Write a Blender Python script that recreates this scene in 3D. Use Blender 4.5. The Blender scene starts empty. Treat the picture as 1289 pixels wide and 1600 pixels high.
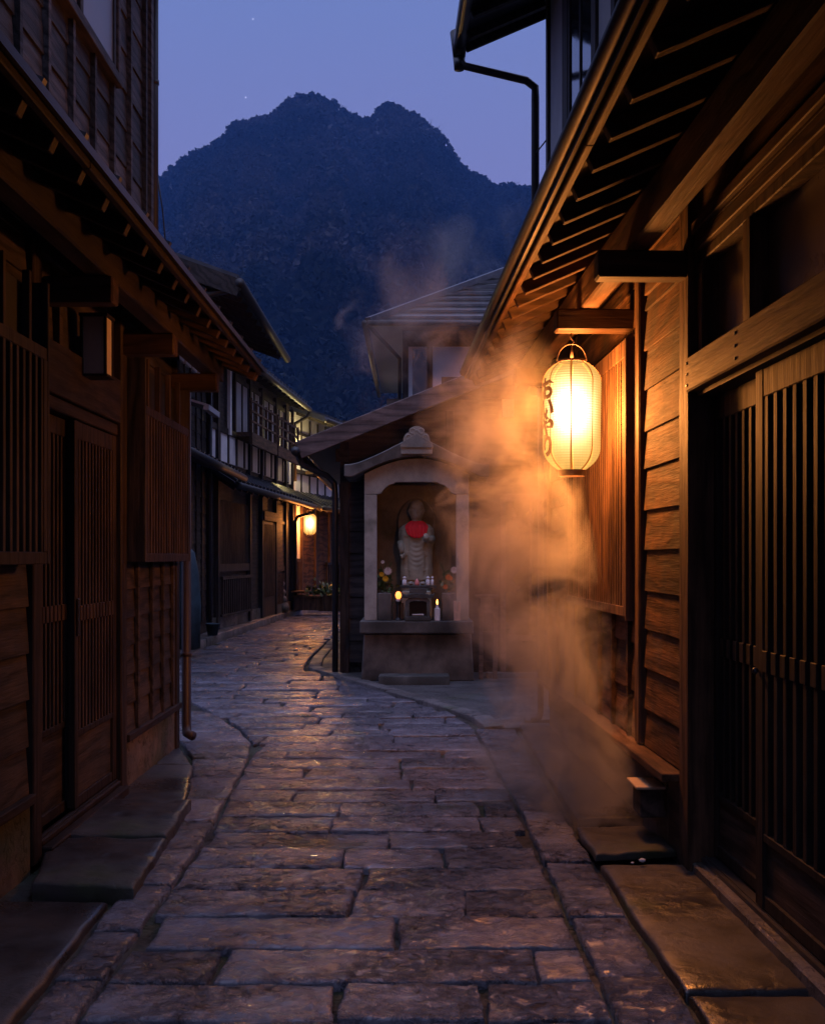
import bpy, bmesh, math, random
import numpy as np
from mathutils import Vector, Matrix, noise
random.seed(7)
PI = math.pi
R = math.radians
scene = bpy.context.scene
COL = scene.collection

# ------------------------------------------------------------------ helpers
class MB:
    """collects verts / faces of one mesh"""
    def __init__(s):
        s.v = []; s.f = []
    def add(s, vs, fs):
        n = len(s.v)
        s.v += [tuple(p) for p in vs]
        s.f += [tuple(i + n for i in f) for f in fs]
        return s
    def box(s, x0, x1, y0, y1, z0, z1):
        x0, x1 = sorted((x0, x1)); y0, y1 = sorted((y0, y1)); z0, z1 = sorted((z0, z1))
        return s.add([(x0,y0,z0),(x1,y0,z0),(x1,y1,z0),(x0,y1,z0),(x0,y0,z1),(x1,y0,z1),(x1,y1,z1),(x0,y1,z1)],
                     [(3,2,1,0),(4,5,6,7),(0,1,5,4),(1,2,6,5),(2,3,7,6),(3,0,4,7)])
    def beam(s, a, b, w, h, up=(0,0,1)):
        """bar from a to b; w sideways, h along up; centred"""
        a = Vector(a); b = Vector(b); d = (b-a).normalized(); up = Vector(up)
        r = d.cross(up)
        if r.length < 1e-5: r = d.cross(Vector((1,0,0)))
        r.normalize(); u = r.cross(d).normalized()
        vs = []
        for p in (a, b):
            for sx, sz in ((-1,-1),(1,-1),(1,1),(-1,1)):
                vs.append(p + r*(sx*w/2) + u*(sz*h/2))
        return s.add(vs, [(3,2,1,0),(4,5,6,7),(0,1,5,4),(1,2,6,5),(2,3,7,6),(3,0,4,7)])
    def tube(s, pts, r, n=10, cap=True):
        pts = [Vector(p) for p in pts]
        rs = r if isinstance(r, (list, tuple)) else [r]*len(pts)
        prev = None; base = len(s.v); vs = []; fs = []
        for i, p in enumerate(pts):
            if i == 0: d = pts[1]-p
            elif i == len(pts)-1: d = p-pts[i-1]
            else: d = (pts[i+1]-p).normalized() + (p-pts[i-1]).normalized()
            d.normalize()
            if prev is None:
                x = d.cross(Vector((0,0,1)))
                if x.length < .05: x = d.cross(Vector((0,1,0)))
            else:
                x = prev - d*prev.dot(d)
            x.normalize(); prev = x; y = d.cross(x)
            for k in range(n):
                a = 2*PI*k/n
                vs.append(p + (x*math.cos(a) + y*math.sin(a))*rs[i])
        for i in range(len(pts)-1):
            for k in range(n):
                k2 = (k+1) % n
                fs.append((i*n+k, i*n+k2, (i+1)*n+k2, (i+1)*n+k))
        if cap:
            fs.append(tuple(range(n-1,-1,-1))); fs.append(tuple((len(pts)-1)*n+k for k in range(n)))
        return s.add(vs, fs)
    def lathe(s, prof, c=(0,0,0), n=24, cap=True):
        """prof: list of (radius, z)"""
        vs = []; fs = []
        for r, z in prof:
            for k in range(n):
                a = 2*PI*k/n
                vs.append((c[0]+r*math.cos(a), c[1]+r*math.sin(a), c[2]+z))
        m = len(prof)
        for i in range(m-1):
            for k in range(n):
                k2 = (k+1) % n
                fs.append((i*n+k, i*n+k2, (i+1)*n+k2, (i+1)*n+k))
        if cap:
            fs.append(tuple(range(n-1,-1,-1))); fs.append(tuple((m-1)*n+k for k in range(n)))
        return s.add(vs, fs)
    def prism(s, poly, y0, y1):
        """poly in (x,z), extruded along y; poly counter-clockwise seen from -y"""
        n = len(poly)
        vs = [(x,y0,z) for x,z in poly] + [(x,y1,z) for x,z in poly]
        fs = [tuple(range(n)), tuple(range(2*n-1,n-1,-1))]
        for i in range(n):
            j = (i+1) % n
            fs.append((j, i, i+n, j+n))
        return s.add(vs, fs)
    def prismx(s, poly, x0, x1):
        """poly in (y,z), extruded along x"""
        n = len(poly)
        vs = [(x0,y,z) for y,z in poly] + [(x1,y,z) for y,z in poly]
        fs = [tuple(range(n-1,-1,-1)), tuple(range(n,2*n))]
        for i in range(n):
            j = (i+1) % n
            fs.append((i, j, j+n, i+n))
        return s.add(vs, fs)
    def strip(s, lo, hi, y0, y1):
        """band between two (x,z) polylines of equal length, extruded in y"""
        n = len(lo); vs = []
        for y in (y0, y1):
            vs += [(x,y,z) for x,z in lo] + [(x,y,z) for x,z in hi]
        fs = []
        for i in range(n-1):
            fs += [(i,i+1,n+i+1,n+i), (2*n+i+1,2*n+i,3*n+i,3*n+i+1), (i+1,i,2*n+i,2*n+i+1), (n+i,n+i+1,3*n+i+1,3*n+i)]
        fs += [(0,n,3*n,2*n), (n-1,3*n-1,4*n-1,2*n-1)]
        return s.add(vs, fs)
    def ball(s, c, r, n=10, m=7, sc=(1,1,1)):
        vs = []; fs = []
        for i in range(m+1):
            t = PI*i/m
            for k in range(n):
                a = 2*PI*k/n
                vs.append((c[0]+r*sc[0]*math.sin(t)*math.cos(a), c[1]+r*sc[1]*math.sin(t)*math.sin(a), c[2]+r*sc[2]*math.cos(t)))
        for i in range(m):
            for k in range(n):
                k2 = (k+1) % n
                fs.append((i*n+k, (i+1)*n+k, (i+1)*n+k2, i*n+k2))
        return s.add(vs, fs)
    def build(s, name, mat, parent=None, bevel=0.0, smooth=False, fix=False):
        me = bpy.data.meshes.new(name)
        me.from_pydata(s.v, [], s.f)
        if bevel > 0 or fix:
            bm = bmesh.new(); bm.from_mesh(me)
            if fix: bmesh.ops.recalc_face_normals(bm, faces=bm.faces)
            if bevel > 0:
                bmesh.ops.bevel(bm, geom=list(bm.edges), offset=bevel, offset_type='OFFSET', segments=1, profile=.5, affect='EDGES', clamp_overlap=True)
            bm.to_mesh(me); bm.free()
        if mat is not None: me.materials.append(mat)
        if smooth:
            for p in me.polygons: p.use_smooth = True
        o = bpy.data.objects.new(name, me); COL.objects.link(o)
        if parent is not None: o.parent = parent
        return o

def tag(o, label=None, cat=None, group=None, kind=None):
    if label: o['label'] = label
    if cat: o['category'] = cat
    if group: o['group'] = group
    if kind: o['kind'] = kind
    return o

def thing(name, label, cat, loc=(0,0,0), rz=0, group=None):
    o = bpy.data.objects.new(name, None); COL.objects.link(o)
    o.location = loc; o.rotation_euler = (0,0,rz); o.empty_display_size = .2
    return tag(o, label, cat, group)

def lerp(tab, y):
    if y <= tab[0][0]: return tab[0][1]
    for (a, b), (c, d) in zip(tab, tab[1:]):
        if y <= c: return b + (d-b)*(y-a)/(c-a)
    return tab[-1][1]

# ------------------------------------------------------------------ materials
class G:
    def __init__(s, name, disp=False):
        s.m = bpy.data.materials.new(name); s.m.use_nodes = True
        s.nt = s.m.node_tree; s.nt.nodes.clear()
        s.out = s.nt.nodes.new('ShaderNodeOutputMaterial')
    def n(s, t, ins=None, **props):
        nd = s.nt.nodes.new('ShaderNode'+t)
        for k, v in props.items(): setattr(nd, k, v)
        for k, v in (ins or {}).items():
            sock = nd.inputs[k]
            if isinstance(v, bpy.types.NodeSocket): s.nt.links.new(v, sock)
            else: sock.default_value = v
        return nd
    def math(s, op, a, b=0.0, c=None, clamp=False):
        ins = {0: a, 1: b}
        if c is not None: ins[2] = c
        return s.n('Math', ins, operation=op, use_clamp=clamp).outputs[0]
    def noise(s, vec, scale, detail=4, rough=.55, dist=0.0):
        return s.n('TexNoise', {'Vector': vec, 'Scale': scale, 'Detail': detail, 'Roughness': rough, 'Distortion': dist}).outputs['Fac']
    def ramp(s, fac, stops):
        nd = s.n('ValToRGB', {'Fac': fac}); cr = nd.color_ramp
        while len(cr.elements) < len(stops): cr.elements.new(.5)
        for e, (p, c) in zip(cr.elements, stops):
            e.position = p; e.color = (*c, 1) if len(c) == 3 else c
        return nd.outputs['Color']
    def rng(s, v, a, b, c, d, smooth=True):
        return s.n('MapRange', {0: v, 1: a, 2: b, 3: c, 4: d}, interpolation_type='SMOOTHSTEP' if smooth else 'LINEAR').outputs[0]
    def mix(s, f, a, b, mode='MIX'):
        nd = s.n('MixRGB', {0: f}, blend_type=mode)
        for i, v in ((1, a), (2, b)):
            if isinstance(v, bpy.types.NodeSocket): s.nt.links.new(v, nd.inputs[i])
            else: nd.inputs[i].default_value = (*v, 1)
        return nd.outputs[0]
    def bump(s, h, strength=.5, dist=.01):
        return s.n('Bump', {'Height': h, 'Strength': strength, 'Distance': dist}).outputs[0]
    def pbr(s, col, rough=.6, normal=None, metal=0.0, spec=.5, **kw):
        ins = {'Roughness': rough, 'Metallic': metal, 'Specular IOR Level': spec}
        ins['Base Color'] = col if isinstance(col, bpy.types.NodeSocket) else (*col, 1)
        if normal is not None: ins['Normal'] = normal
        ins.update(kw)
        b = s.n('BsdfPrincipled', ins)
        s.nt.links.new(b.outputs[0], s.out.inputs['Surface'])
        return s.m
    def obj(s):
        return s.n('TexCoord').outputs['Object']
    def xyz(s, v):
        o = s.n('SeparateXYZ', {0: v}).outputs
        return o[0], o[1], o[2]
    def vec(s, x, y, z):
        return s.n('CombineXYZ', {0: x, 1: y, 2: z}).outputs[0]

def wood(name, dark, light, axis='z', rough=.68, ring=60, bump=.5, var=.9, sp=.22, knots=False):
    g = G(name)
    co = g.obj()
    rnd = g.n('NewGeometry').outputs['Random Per Island']
    off = g.math('MULTIPLY', rnd, 37.0)
    co2 = g.n('VectorMath', {0: co, 1: g.vec(off, off, off)}, operation='ADD').outputs[0]
    sc = {'x': (.05,1,1), 'y': (1,.05,1), 'z': (1,1,.05)}[axis]
    fine = g.n('Mapping', {'Vector': co2, 'Scale': tuple(a*95 for a in sc)}).outputs[0]
    low = g.n('Mapping', {'Vector': co2, 'Scale': tuple((a*6 if a == 1 else 1.3) for a in sc)}).outputs[0]
    x, y, z = g.xyz(co2)
    across = {'x': g.math('ADD', y, z), 'y': g.math('ADD', x, z), 'z': g.math('ADD', x, y)}[axis]
    n1 = g.noise(fine, 1.0, 4, .6, .4)
    n2 = g.noise(low, 1.0, 3, .5, .3)
    ph = g.math('MULTIPLY_ADD', n2, 20.0, g.math('MULTIPLY', across, ring))
    rg = g.math('MULTIPLY_ADD', g.math('SINE', ph), .5, .5)
    rg = g.math('POWER', rg, 1.6)
    fac = g.math('ADD', g.math('MULTIPLY', rg, .55), g.math('MULTIPLY_ADD', n1, 1.1, -.3), clamp=True)
    st = g.noise(co, 1.7, 5, .65)
    col = g.mix(fac, light, dark)
    k = g.math('MULTIPLY', g.math('MULTIPLY_ADD', rnd, var, 1-var/2), g.rng(st, .3, .7, .55, 1.25))
    if knots:
        sq = {'x': (2.2,5,5), 'y': (5,2.2,5), 'z': (5,5,2.2)}[axis]
        vn = g.n('TexVoronoi', {'Vector': g.n('Mapping', {'Vector': co2, 'Scale': sq}).outputs[0], 'Scale': 1.0, 'Randomness': 1.0}, feature='F1')
        kr = g.xyz(vn.outputs['Color'])[0]
        kn = g.math('MULTIPLY', g.rng(g.math('ADD', vn.outputs['Distance'], g.math('MULTIPLY', n1, .06)), .07, .15, 1, 0), g.math('GREATER_THAN', kr, .62))
        col = g.mix(g.math('MULTIPLY', kn, .85), col, tuple(c*.5 for c in dark))
        lum = sum(light)/3
        gy = g.rng(g.noise(co, 2.6, 5, .7), .46, .66, 0, .65)
        col = g.mix(gy, col, (lum*.62, lum*.56, lum*.52))
    col = g.mix(1.0, col, g.vec(k, k, k), 'MULTIPLY')
    rr = g.math('ADD', g.math('MULTIPLY', n1, .25), rough-.12)
    nrm = g.bump(g.math('MULTIPLY', fac, -1.0), bump, .004)
    return g.pbr(col, rr, nrm, spec=sp)

def wet_stone(name, c1, c2, r0=.22, r1=.6, bump=.8, moss=0.0, sc=1.0, mossc=(.03,.042,.010), dist=.02, pit=.4):
    g = G(name); co = g.obj()
    rnd = g.n('NewGeometry').outputs['Random Per Island']
    o_ = g.math('MULTIPLY', rnd, 60.0)
    cs = g.n('VectorMath', {0: co, 1: g.vec(o_, o_, 0.0)}, operation='ADD').outputs[0]
    a = g.noise(cs, 3.0*sc, 6, .65); b = g.noise(cs, 20*sc, 6, .68, .7); c = g.noise(cs, 120*sc, 4, .65)
    col = g.mix(g.rng(a, .32, .68, 0, 1), c1, c2)
    k = g.math('MULTIPLY_ADD', rnd, .6, .70)
    col = g.mix(1.0, col, g.vec(k, k, k), 'MULTIPLY')
    pitm = g.math('MULTIPLY', g.rng(b, .36, .48, 1, 0), g.rng(g.noise(cs, 2.3*sc, 3, .55), .42, .60, .25, 1.0))
    col = g.mix(g.math('MULTIPLY', pitm, pit*1.6, clamp=True), col, tuple(x*.3 for x in c1))
    if moss > 0:
        mm = g.rng(g.noise(co, 1.3, 4, .6), .6-moss*.25, .75-moss*.2, 0, 1)
        col = g.mix(g.math('MULTIPLY', mm, .8), col, mossc)
    w = g.noise(co, 1.1, 4, .6)
    rr = g.math('ADD', g.rng(w, .35, .65, r0, r1), g.math('MULTIPLY', c, .16))
    msk = g.rng(g.noise(cs, 2.3*sc, 3, .55), .40, .60, .22, 1.0)
    h = g.math('MULTIPLY', g.math('ADD', g.rng(b, .30, .62, 0, 1), g.math('MULTIPLY', c, .22)), msk)
    rr = g.math('MULTIPLY_ADD', pitm, .3*min(1,pit*2), rr)
    sp = g.math('MULTIPLY_ADD', pitm, -.45*min(1,pit*2), .55)
    return g.pbr(col, rr, g.bump(h, bump, dist), spec=sp)

def plain(name, col, rough=.6, metal=0.0, nz=0.25, scale=9, bump=.2, spec=.5):
    g = G(name); co = g.obj()
    a = g.noise(co, scale, 5, .6)
    k = g.rng(a, .25, .75, 1-nz, 1+nz)
    c = g.mix(1.0, col, g.vec(k, k, k), 'MULTIPLY')
    return g.pbr(c, g.math('MULTIPLY_ADD', a, .2, rough-.1), g.bump(a, bump, .004), metal, spec)

def emit(name, col, st, base=(.5,.4,.3)):
    g = G(name)
    return g.pbr(base, .6, **{'Emission Color': (*col,1), 'Emission Strength': st})

M = {}
# left house: reddish brown; right house: warm brown weathered cedar
M['boards_y'] = wood('weathered_boards', (.022,.011,.006), (.135,.066,.030), 'y', ring=50, bump=1.0, var=.7, rough=.8, sp=.18, knots=True)
M['boards_dark_y'] = wood('dark_boards', (.016,.011,.009), (.085,.055,.042), 'y', var=.8)
M['post_z'] = wood('post_wood', (.028,.015,.009), (.12,.065,.036), 'z', var=.5)
M['slat_z'] = wood('slat_wood', (.026,.013,.008), (.12,.062,.031), 'z', var=.5, bump=.3)
M['beam_y'] = wood('beam_wood', (.03,.015,.008), (.12,.062,.031), 'y', var=.4)
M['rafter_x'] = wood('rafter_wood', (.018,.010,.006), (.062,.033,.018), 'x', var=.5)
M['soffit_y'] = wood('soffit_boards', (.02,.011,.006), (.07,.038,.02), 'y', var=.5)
M['lslat_z'] = wood('red_brown_slats', (.016,.010,.007), (.068,.041,.026), 'z', var=.5, bump=.3)
M['lpost_z'] = wood('red_brown_posts', (.009,.006,.005), (.040,.025,.017), 'z', var=.4)
M['lbeam_y'] = wood('red_brown_beams', (.008,.005,.004), (.034,.021,.014), 'y', var=.4)
M['lboards_y'] = wood('red_brown_boards', (.013,.010,.008), (.072,.050,.038), 'y', var=.6, bump=.7, knots=True)
M['burnt_y'] = wood('charred_boards', (.010,.009,.009), (.070,.058,.056), 'y', ring=90, var=1.0, bump=.7, knots=True)
M['dark_z'] = wood('dark_timber', (.010,.008,.008), (.05,.038,.032), 'z', var=.6)
M['dark_y'] = wood('dark_timber_long', (.012,.010,.009), (.055,.042,.036), 'y', var=.6)
M['grey_x'] = wood('grey_timber', (.05,.036,.034), (.17,.125,.115), 'x', var=.3, bump=.4)
M['door_z'] = wood('dark_door_wood', (.009,.007,.006), (.034,.024,.019), 'z', var=.5, bump=.3)
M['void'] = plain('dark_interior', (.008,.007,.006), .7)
M['metal'] = plain('dark_sheet_metal', (.028,.027,.030), .42, .0, .4, 6, .15)
M['pipe'] = plain('painted_pipe', (.020,.016,.015), .55, 0, .2, 5, .05)
M['pipe_brown'] = plain('brown_pipe', (.040,.022,.014), .5, 0, .25, 5, .05)
M['black'] = plain('black_metal', (.015,.014,.015), .4, 0, .2)
M['plaster'] = plain('white_plaster', (.62,.60,.60), .8, 0, .12, 3, .2)
M['plaster_blue'] = plain('grey_plaster', (.36,.36,.38), .8, 0, .15, 3, .2)
M['glass'] = plain('window_glass', (.02,.022,.026), .08, 0, .1, 2, .02, .8)
M['glass_warm_reflection'] = plain('glass_painted_reflection', (.17,.13,.08), .3, 0, .25, 2, .06, .6)  # warm base colour stands in for warm light reflected in the transom panes
M['paper'] = plain('shoji_paper', (.6,.5,.38), .8, 0, .12, 4, .1)
M['grey_pane'] = plain('grey_pane', (.14,.14,.15), .35, 0, .2, 3, .05)
M['concrete'] = wet_stone('wet_concrete', (.012,.011,.011), (.042,.037,.036), .18, .55, .4, .25, .7, dist=.006, pit=.2)
M['foundation'] = wet_stone('foundation_concrete', (.05,.040,.030), (.16,.115,.085), .5, .8, .3, .5, .8)
M['stone'] = wet_stone('wet_paving_stone', (.066,.066,.084), (.160,.158,.190), .05, .19, 1.0, .08, dist=.013, pit=.6)
M['kerb'] = wet_stone('kerb_stone', (.05,.046,.045), (.14,.125,.12), .25, .6, .5, .3)
M['asphalt'] = wet_stone('wet_asphalt', (.045,.043,.042), (.08,.075,.072), .3, .6, .8, .1, 1.6)
M['soil'] = wet_stone('joint_soil', (.012,.010,.008), (.03,.026,.020), .5, .9, .8, .7, 1.0, (.022,.034,.007))
M['tile'] = plain('roof_tile', (.045,.046,.052), .35, 0, .4, 5, .3)
# ------------------------------------------------------------------ light levels
LANTERN_W = 305.0
LANTERN2_W = 210.0
WALL_W = 75.0
STEAM_D = 1.75
HAZE = 0.00036
SKY = 1.18
SUN_E = 0.12
SUN_ROT = 180
EXPO = 0.0
M['granite'] = wet_stone('granite', (.20,.19,.165), (.34,.32,.275), .6, .85, .3, .15, 1.1, dist=.006, pit=.08)
M['granite_dark'] = wet_stone('dark_granite', (.045,.043,.039), (.15,.14,.125), .5, .8, .35, .85, .7, (.014,.014,.010), dist=.006, pit=.1)
M['granite_ochre'] = wet_stone('ochre_granite', (.10,.092,.065), (.18,.16,.115), .6, .85, .3, .2, 1.0, dist=.006, pit=.08)
M['lid'] = plain('pale_wood_lid', (.5,.36,.22), .7, 0, .2, 14)
M['statue'] = wet_stone('statue_stone', (.27,.262,.20), (.42,.40,.31), .6, .85, .25, .08, 1.4, dist=.003, pit=.05)
M['shed_x'] = wood('shed_boards', (.028,.020,.018), (.085,.06,.052), 'x', var=.5)
M['red'] = plain('red_cloth', (.68,.012,.02), .8, 0, .12, 30, .2)
M['petal_white'] = plain('petal_white', (.75,.72,.72), .6, 0, .08)
M['petal_yellow'] = plain('petal_yellow', (.8,.5,.02), .6, 0, .1)
M['petal_orange'] = plain('petal_orange', (.75,.2,.03), .6, 0, .1)
M['pink'] = plain('pink_wax', (.75,.25,.22), .5, 0, .08)
M['carton'] = plain('pale_wood_box', (.5,.33,.25), .7, 0, .25, 20)
M['lit'] = emit('lit_window', (1,.72,.35), 1.4)
# ------------------------------------------------------------------ ground, paving
def stone(mb, P, z, th=.1, cell=.03, amp=.006, rnd=.011, warp=.012, tilt=.006):
    """one worn block: P = four plan corners (x0y0, x1y0, x1y1, x0y1)"""
    P = [Vector((p[0], p[1], 0)) for p in P]
    la = ((P[1]-P[0]).length + (P[2]-P[3]).length)/2; lb = ((P[3]-P[0]).length + (P[2]-P[1]).length)/2
    if la < .04 or lb < .04: return
    def ticks(l):
        n = max(2, int(l/cell)); e = [0, rnd*.35, rnd]
        t = [x/l for x in e if x < l*.3] + [rnd*1.2/l + (1-2.4*rnd/l)*i/n for i in range(1, n)] + [1-x/l for x in reversed(e) if x < l*.3]
        return t
    U = ticks(la); V = ticks(lb); nu = len(U); nv = len(V)
    sx, sy, so = random.uniform(-tilt,tilt), random.uniform(-tilt,tilt), random.uniform(-100,100)
    dz = random.uniform(-.005,.005)
    vs = []; fs = []
    for v in V:
        for u in U:
            p = P[0]*(1-u)*(1-v) + P[1]*u*(1-v) + P[2]*u*v + P[3]*(1-u)*v
            wv = noise.noise_vector(Vector((p.x*5, p.y*5, so))) * warp + noise.noise_vector(Vector((p.x*19, p.y*19, so))) * (warp*.35)
            d = min(min(u,1-u)*la, min(v,1-v)*lb)
            q = Vector((p.x*9, p.y*9, so))
            h = noise.fractal(q, .9, 2.1, 4) * amp
            pit = noise.noise(Vector((p.x*16+40, p.y*22, so)))
            if pit > .28: h -= (pit-.28)*amp*3.2
            e = max(0, 1-d/rnd)
            zz = z + dz + h + sx*(u-.5) + sy*(v-.5) - rnd*.7*e*e
            vs.append((p.x+wv.x, p.y+wv.y, zz))
    for j in range(nv-1):
        for i in range(nu-1):
            a = j*nu+i
            fs.append((a, a+1, a+nu+1, a+nu))
    ring = [i for i in range(nu)] + [j*nu+nu-1 for j in range(1,nv)] + [(nv-1)*nu+i for i in range(nu-2,-1,-1)] + [j*nu for j in range(nv-2,0,-1)]
    n0 = len(vs)
    for r_ in ring: vs.append((vs[r_][0], vs[r_][1], z-th))
    for k in range(len(ring)):
        k2 = (k+1) % len(ring)
        fs.append((ring[k2], ring[k], n0+k, n0+k2))
    mb.add(vs, fs)

LF = [(1.2,-.92),(5.3,-.94),(7.0,-1.02),(7.9,-1.06),(8.8,-1.32),(10.4,-2.0),(12,-2.5),(15,-3.02),(25,-2.72),(28,-2.1),(33,-.6)]
RF = [(1.2,.60),(3.8,.55),(6.2,.53),(8.3,.47),(8.9,.45),(9.75,.27),(11.1,-.3),(12.65,-.9),(13.4,-1.27),(14.6,-1.33),(20,-1.3),(26,-.9),(33,1.2)]
LB = [(1.2,-1.06),(3.2,-1.10),(4.8,-1.15),(6.5,-1.25),(7.4,-1.42),(7.9,-1.55),(8.8,-1.9),(10.4,-2.4)]
RB = [(1.2,.84),(3.8,.79),(5.5,.765),(7.4,.775),(8.7,.80)]

pav = MB(); y = 1.3; k = 0
while y < 31:
    h = random.uniform(.29,.36) if y < 12 else random.uniform(.34,.5)
    cell = .02 if y < 4.2 else .028 if y < 6 else .05 if y < 9 else .12
    g_ = .007 if y < 9 else .012
    xl = min(lerp(LF,y), lerp(LF,y+h)); xr = max(lerp(RF,y), lerp(RF,y+h))
    x = xl + (0 if k % 2 == 0 else random.uniform(-.35,-.15)) + random.uniform(-.1,.1)
    while x < xr:
        L = random.choice((.45,.62,.78,.9,1.0,1.05)) * random.uniform(.92,1.08)
        def cl(xx, yy): return min(max(xx, lerp(LF,yy)), lerp(RF,yy))
        ya, yb = y+g_, y+h-g_
        sl = random.uniform(-.02,.02)
        P = [(cl(x+g_,ya),ya), (cl(x+L-g_,ya),ya), (cl(x+L-g_+sl,yb),yb), (cl(x+g_+sl,yb),yb)]
        w0, w1 = P[1][0]-P[0][0], P[2][0]-P[3][0]
        if max(w0,w1) > .08 and min(w0,w1) > .02:
            if 3.9 < y < 4.6 and random.random() < .3:   # a broken block mended with small pieces
                xm = P[0][0] + w0*.42
                stone(pav, [P[0], (xm,ya), (xm-.02,yb), P[3]], 0, .1, cell)
                xm += .02; xq = P[0][0] + w0*.7; ym = (ya+yb)/2
                stone(pav, [(xm,ya), (xq,ya), (xq,yb), (xm-.02,yb)], -.008, .1, cell)
                xq += .02
                stone(pav, [(xq,ya), P[1], (P[1][0],ym), (xq,ym-.01)], -.004, .1, cell)
                stone(pav, [(xq,ym+.012), (P[1][0],ym+.02), P[2], (xq,yb)], 0, .1, cell)
            else:
                stone(pav, P, random.uniform(-.004,.004), .1, cell, amp=random.choice((.003,.0045,.007)))
        x += L
    y += h; k += 1
# long border courses either side
def course(inner, outer, y0, y1, lo, hi):
    y = y0
    while y < y1:
        L = random.uniform(lo,hi)
        cell = .022 if y < 4.2 else .03 if y < 6 else .05
        P = [(lerp(inner,y)+.012,y+.009), (lerp(outer,y)-.012,y+.009), (lerp(outer,y+L)-.012,y+L-.009), (lerp(inner,y+L)+.012,y+L-.009)]
        stone(pav, P, random.uniform(-.006,.006), .1, cell, amp=random.choice((.003,.005)))
        y += L
course(LB, [(a,b-.012) for a,b in LF], 1.3, 9.6, .38, .7)
course([(a,b+.015) for a,b in RF], RB, 1.3, 8.6, .45, .75)
tag(pav.build('street', M['stone'], None, smooth=True), 'wet worn stone block paving of the narrow street', kind='structure')

gm = MB()
def gz(x, y): return -.030 + .012*noise.noise(Vector((x*3,y*3,0)))
xs = [-900,-200,-60,-20,-8] + [-4+.25*i for i in range(29)] + [8,20,60,200,900]
ys = [-300,-60,-20,-5,0] + [1+.25*i for i in range(72)] + [22,26,31,36,60,150,400,1200]
vs = []; fs = []
for yy in ys:
    for xx in xs: vs.append((xx,yy,gz(xx,yy)))
for j in range(len(ys)-1):
    for i in range(len(xs)-1):
        a = j*len(xs)+i; fs.append((a,a+1,a+len(xs)+1,a+len(xs)))
gm.add(vs, fs)
tag(gm.build('ground', M['soil'], None), 'dark mossy earth showing in the joints', kind='structure')

# aprons of concrete and large slabs
ap = MB()
stone(ap, [(-1.85,5.98),(-1.18,5.98),(-1.36,7.15),(-1.85,7.15)], .012, .08, .06, .004, .02, .01)
stone(ap, [(-1.85,7.18),(-1.38,7.18),(-1.9,8.9),(-2.1,8.9)], .008, .08, .06, .004, .02, .01)
stone(ap, [(-1.9,.8),(-1.078,.8),(-1.108,2.7),(-1.9,2.7)], .006, .08, .06, .004, .02, .01)
stone(ap, [(-1.9,2.73),(-1.108,2.73),(-1.15,4.34),(-1.9,4.34)], .008, .08, .06, .004, .02, .01)
stone(ap, [(.855,.8),(1.34,.8),(1.30,2.0),(.845,2.0)], .008, .08, .05, .004, .015, .008)
stone(ap, [(.845,2.02),(1.30,2.02),(1.24,3.42),(.815,3.42)], .006, .08, .05, .004, .015, .008)
stone(ap, [(.812,3.44),(1.235,3.44),(1.20,4.84),(.79,4.86)], .008, .08, .05, .004, .015, .008)
stone(ap, [(.80,5.62),(1.13,5.66),(1.10,6.6),(.80,6.6)], .022, .08, .05, .005, .015, .01)
stone(ap, [(.80,6.62),(1.10,6.62),(1.06,7.6),(.81,7.6)], .018, .08, .06, .005, .015, .01)
stone(ap, [(.81,7.62),(1.06,7.62),(1.04,8.8),(.82,8.8)], .018, .08, .06, .005, .015, .01)
tag(ap.build('pavement', M['concrete'], None, smooth=True), 'damp concrete slabs along the house fronts', kind='structure')

# asphalt apron round the shrine + kerbs
def off(tab, d): return [(a, b+d) for a, b in tab]
edge = [(8.75,.62),(9.3,.55),(9.75,.38),(10.4,.12),(11.1,-.2),(11.9,-.52),(12.65,-.8),(13.2,-1.06),(13.5,-1.14),(14.6,-1.2),(18,-1.2)]
am = MB(); n = len(edge)
am.add([(x,yy,.004) for yy,x in edge] + [(4.5,yy,.006) for yy,x in edge], [(i,n+i,n+i+1,i+1) for i in range(n-1)])
tag(am.build('forecourt', M['asphalt'], None), 'dark wet asphalt in front of the stone shrine', kind='structure')
kb = MB()
for (ya,xa),(yb,xb) in zip(edge, edge[1:]):
    d = Vector((xb-xa, yb-ya)); nn = max(1, int(d.length/.55))
    for i in range(nn):
        a = Vector((xa,ya)) + d*(i/nn); b = Vector((xa,ya)) + d*((i+1)/nn)
        nr = Vector((d.y,-d.x)).normalized()*.075; t = d.normalized()*.006
        p = [a-nr+t, a+nr+t, b+nr-t, b-nr-t]
        stone(kb, [tuple(q) for q in p], .022, .1, .06, .004, .015, .006)
for i in range(4):
    stone(kb, [(.88+.5*i,8.98),(1.36+.5*i,8.98),(1.36+.5*i,9.12),(.88+.5*i,9.12)], .035, .1, .06, .004)
for i in range(5):
    stone(kb, [(.80+.6*i,12.3),(1.38+.6*i,12.3),(1.38+.6*i,12.5),(.80+.6*i,12.5)], .06, .1, .06, .004)
tag(kb.build('kerb', M['kerb'], None, smooth=True), 'low kerb stones edging the shrine forecourt', kind='structure')

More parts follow.
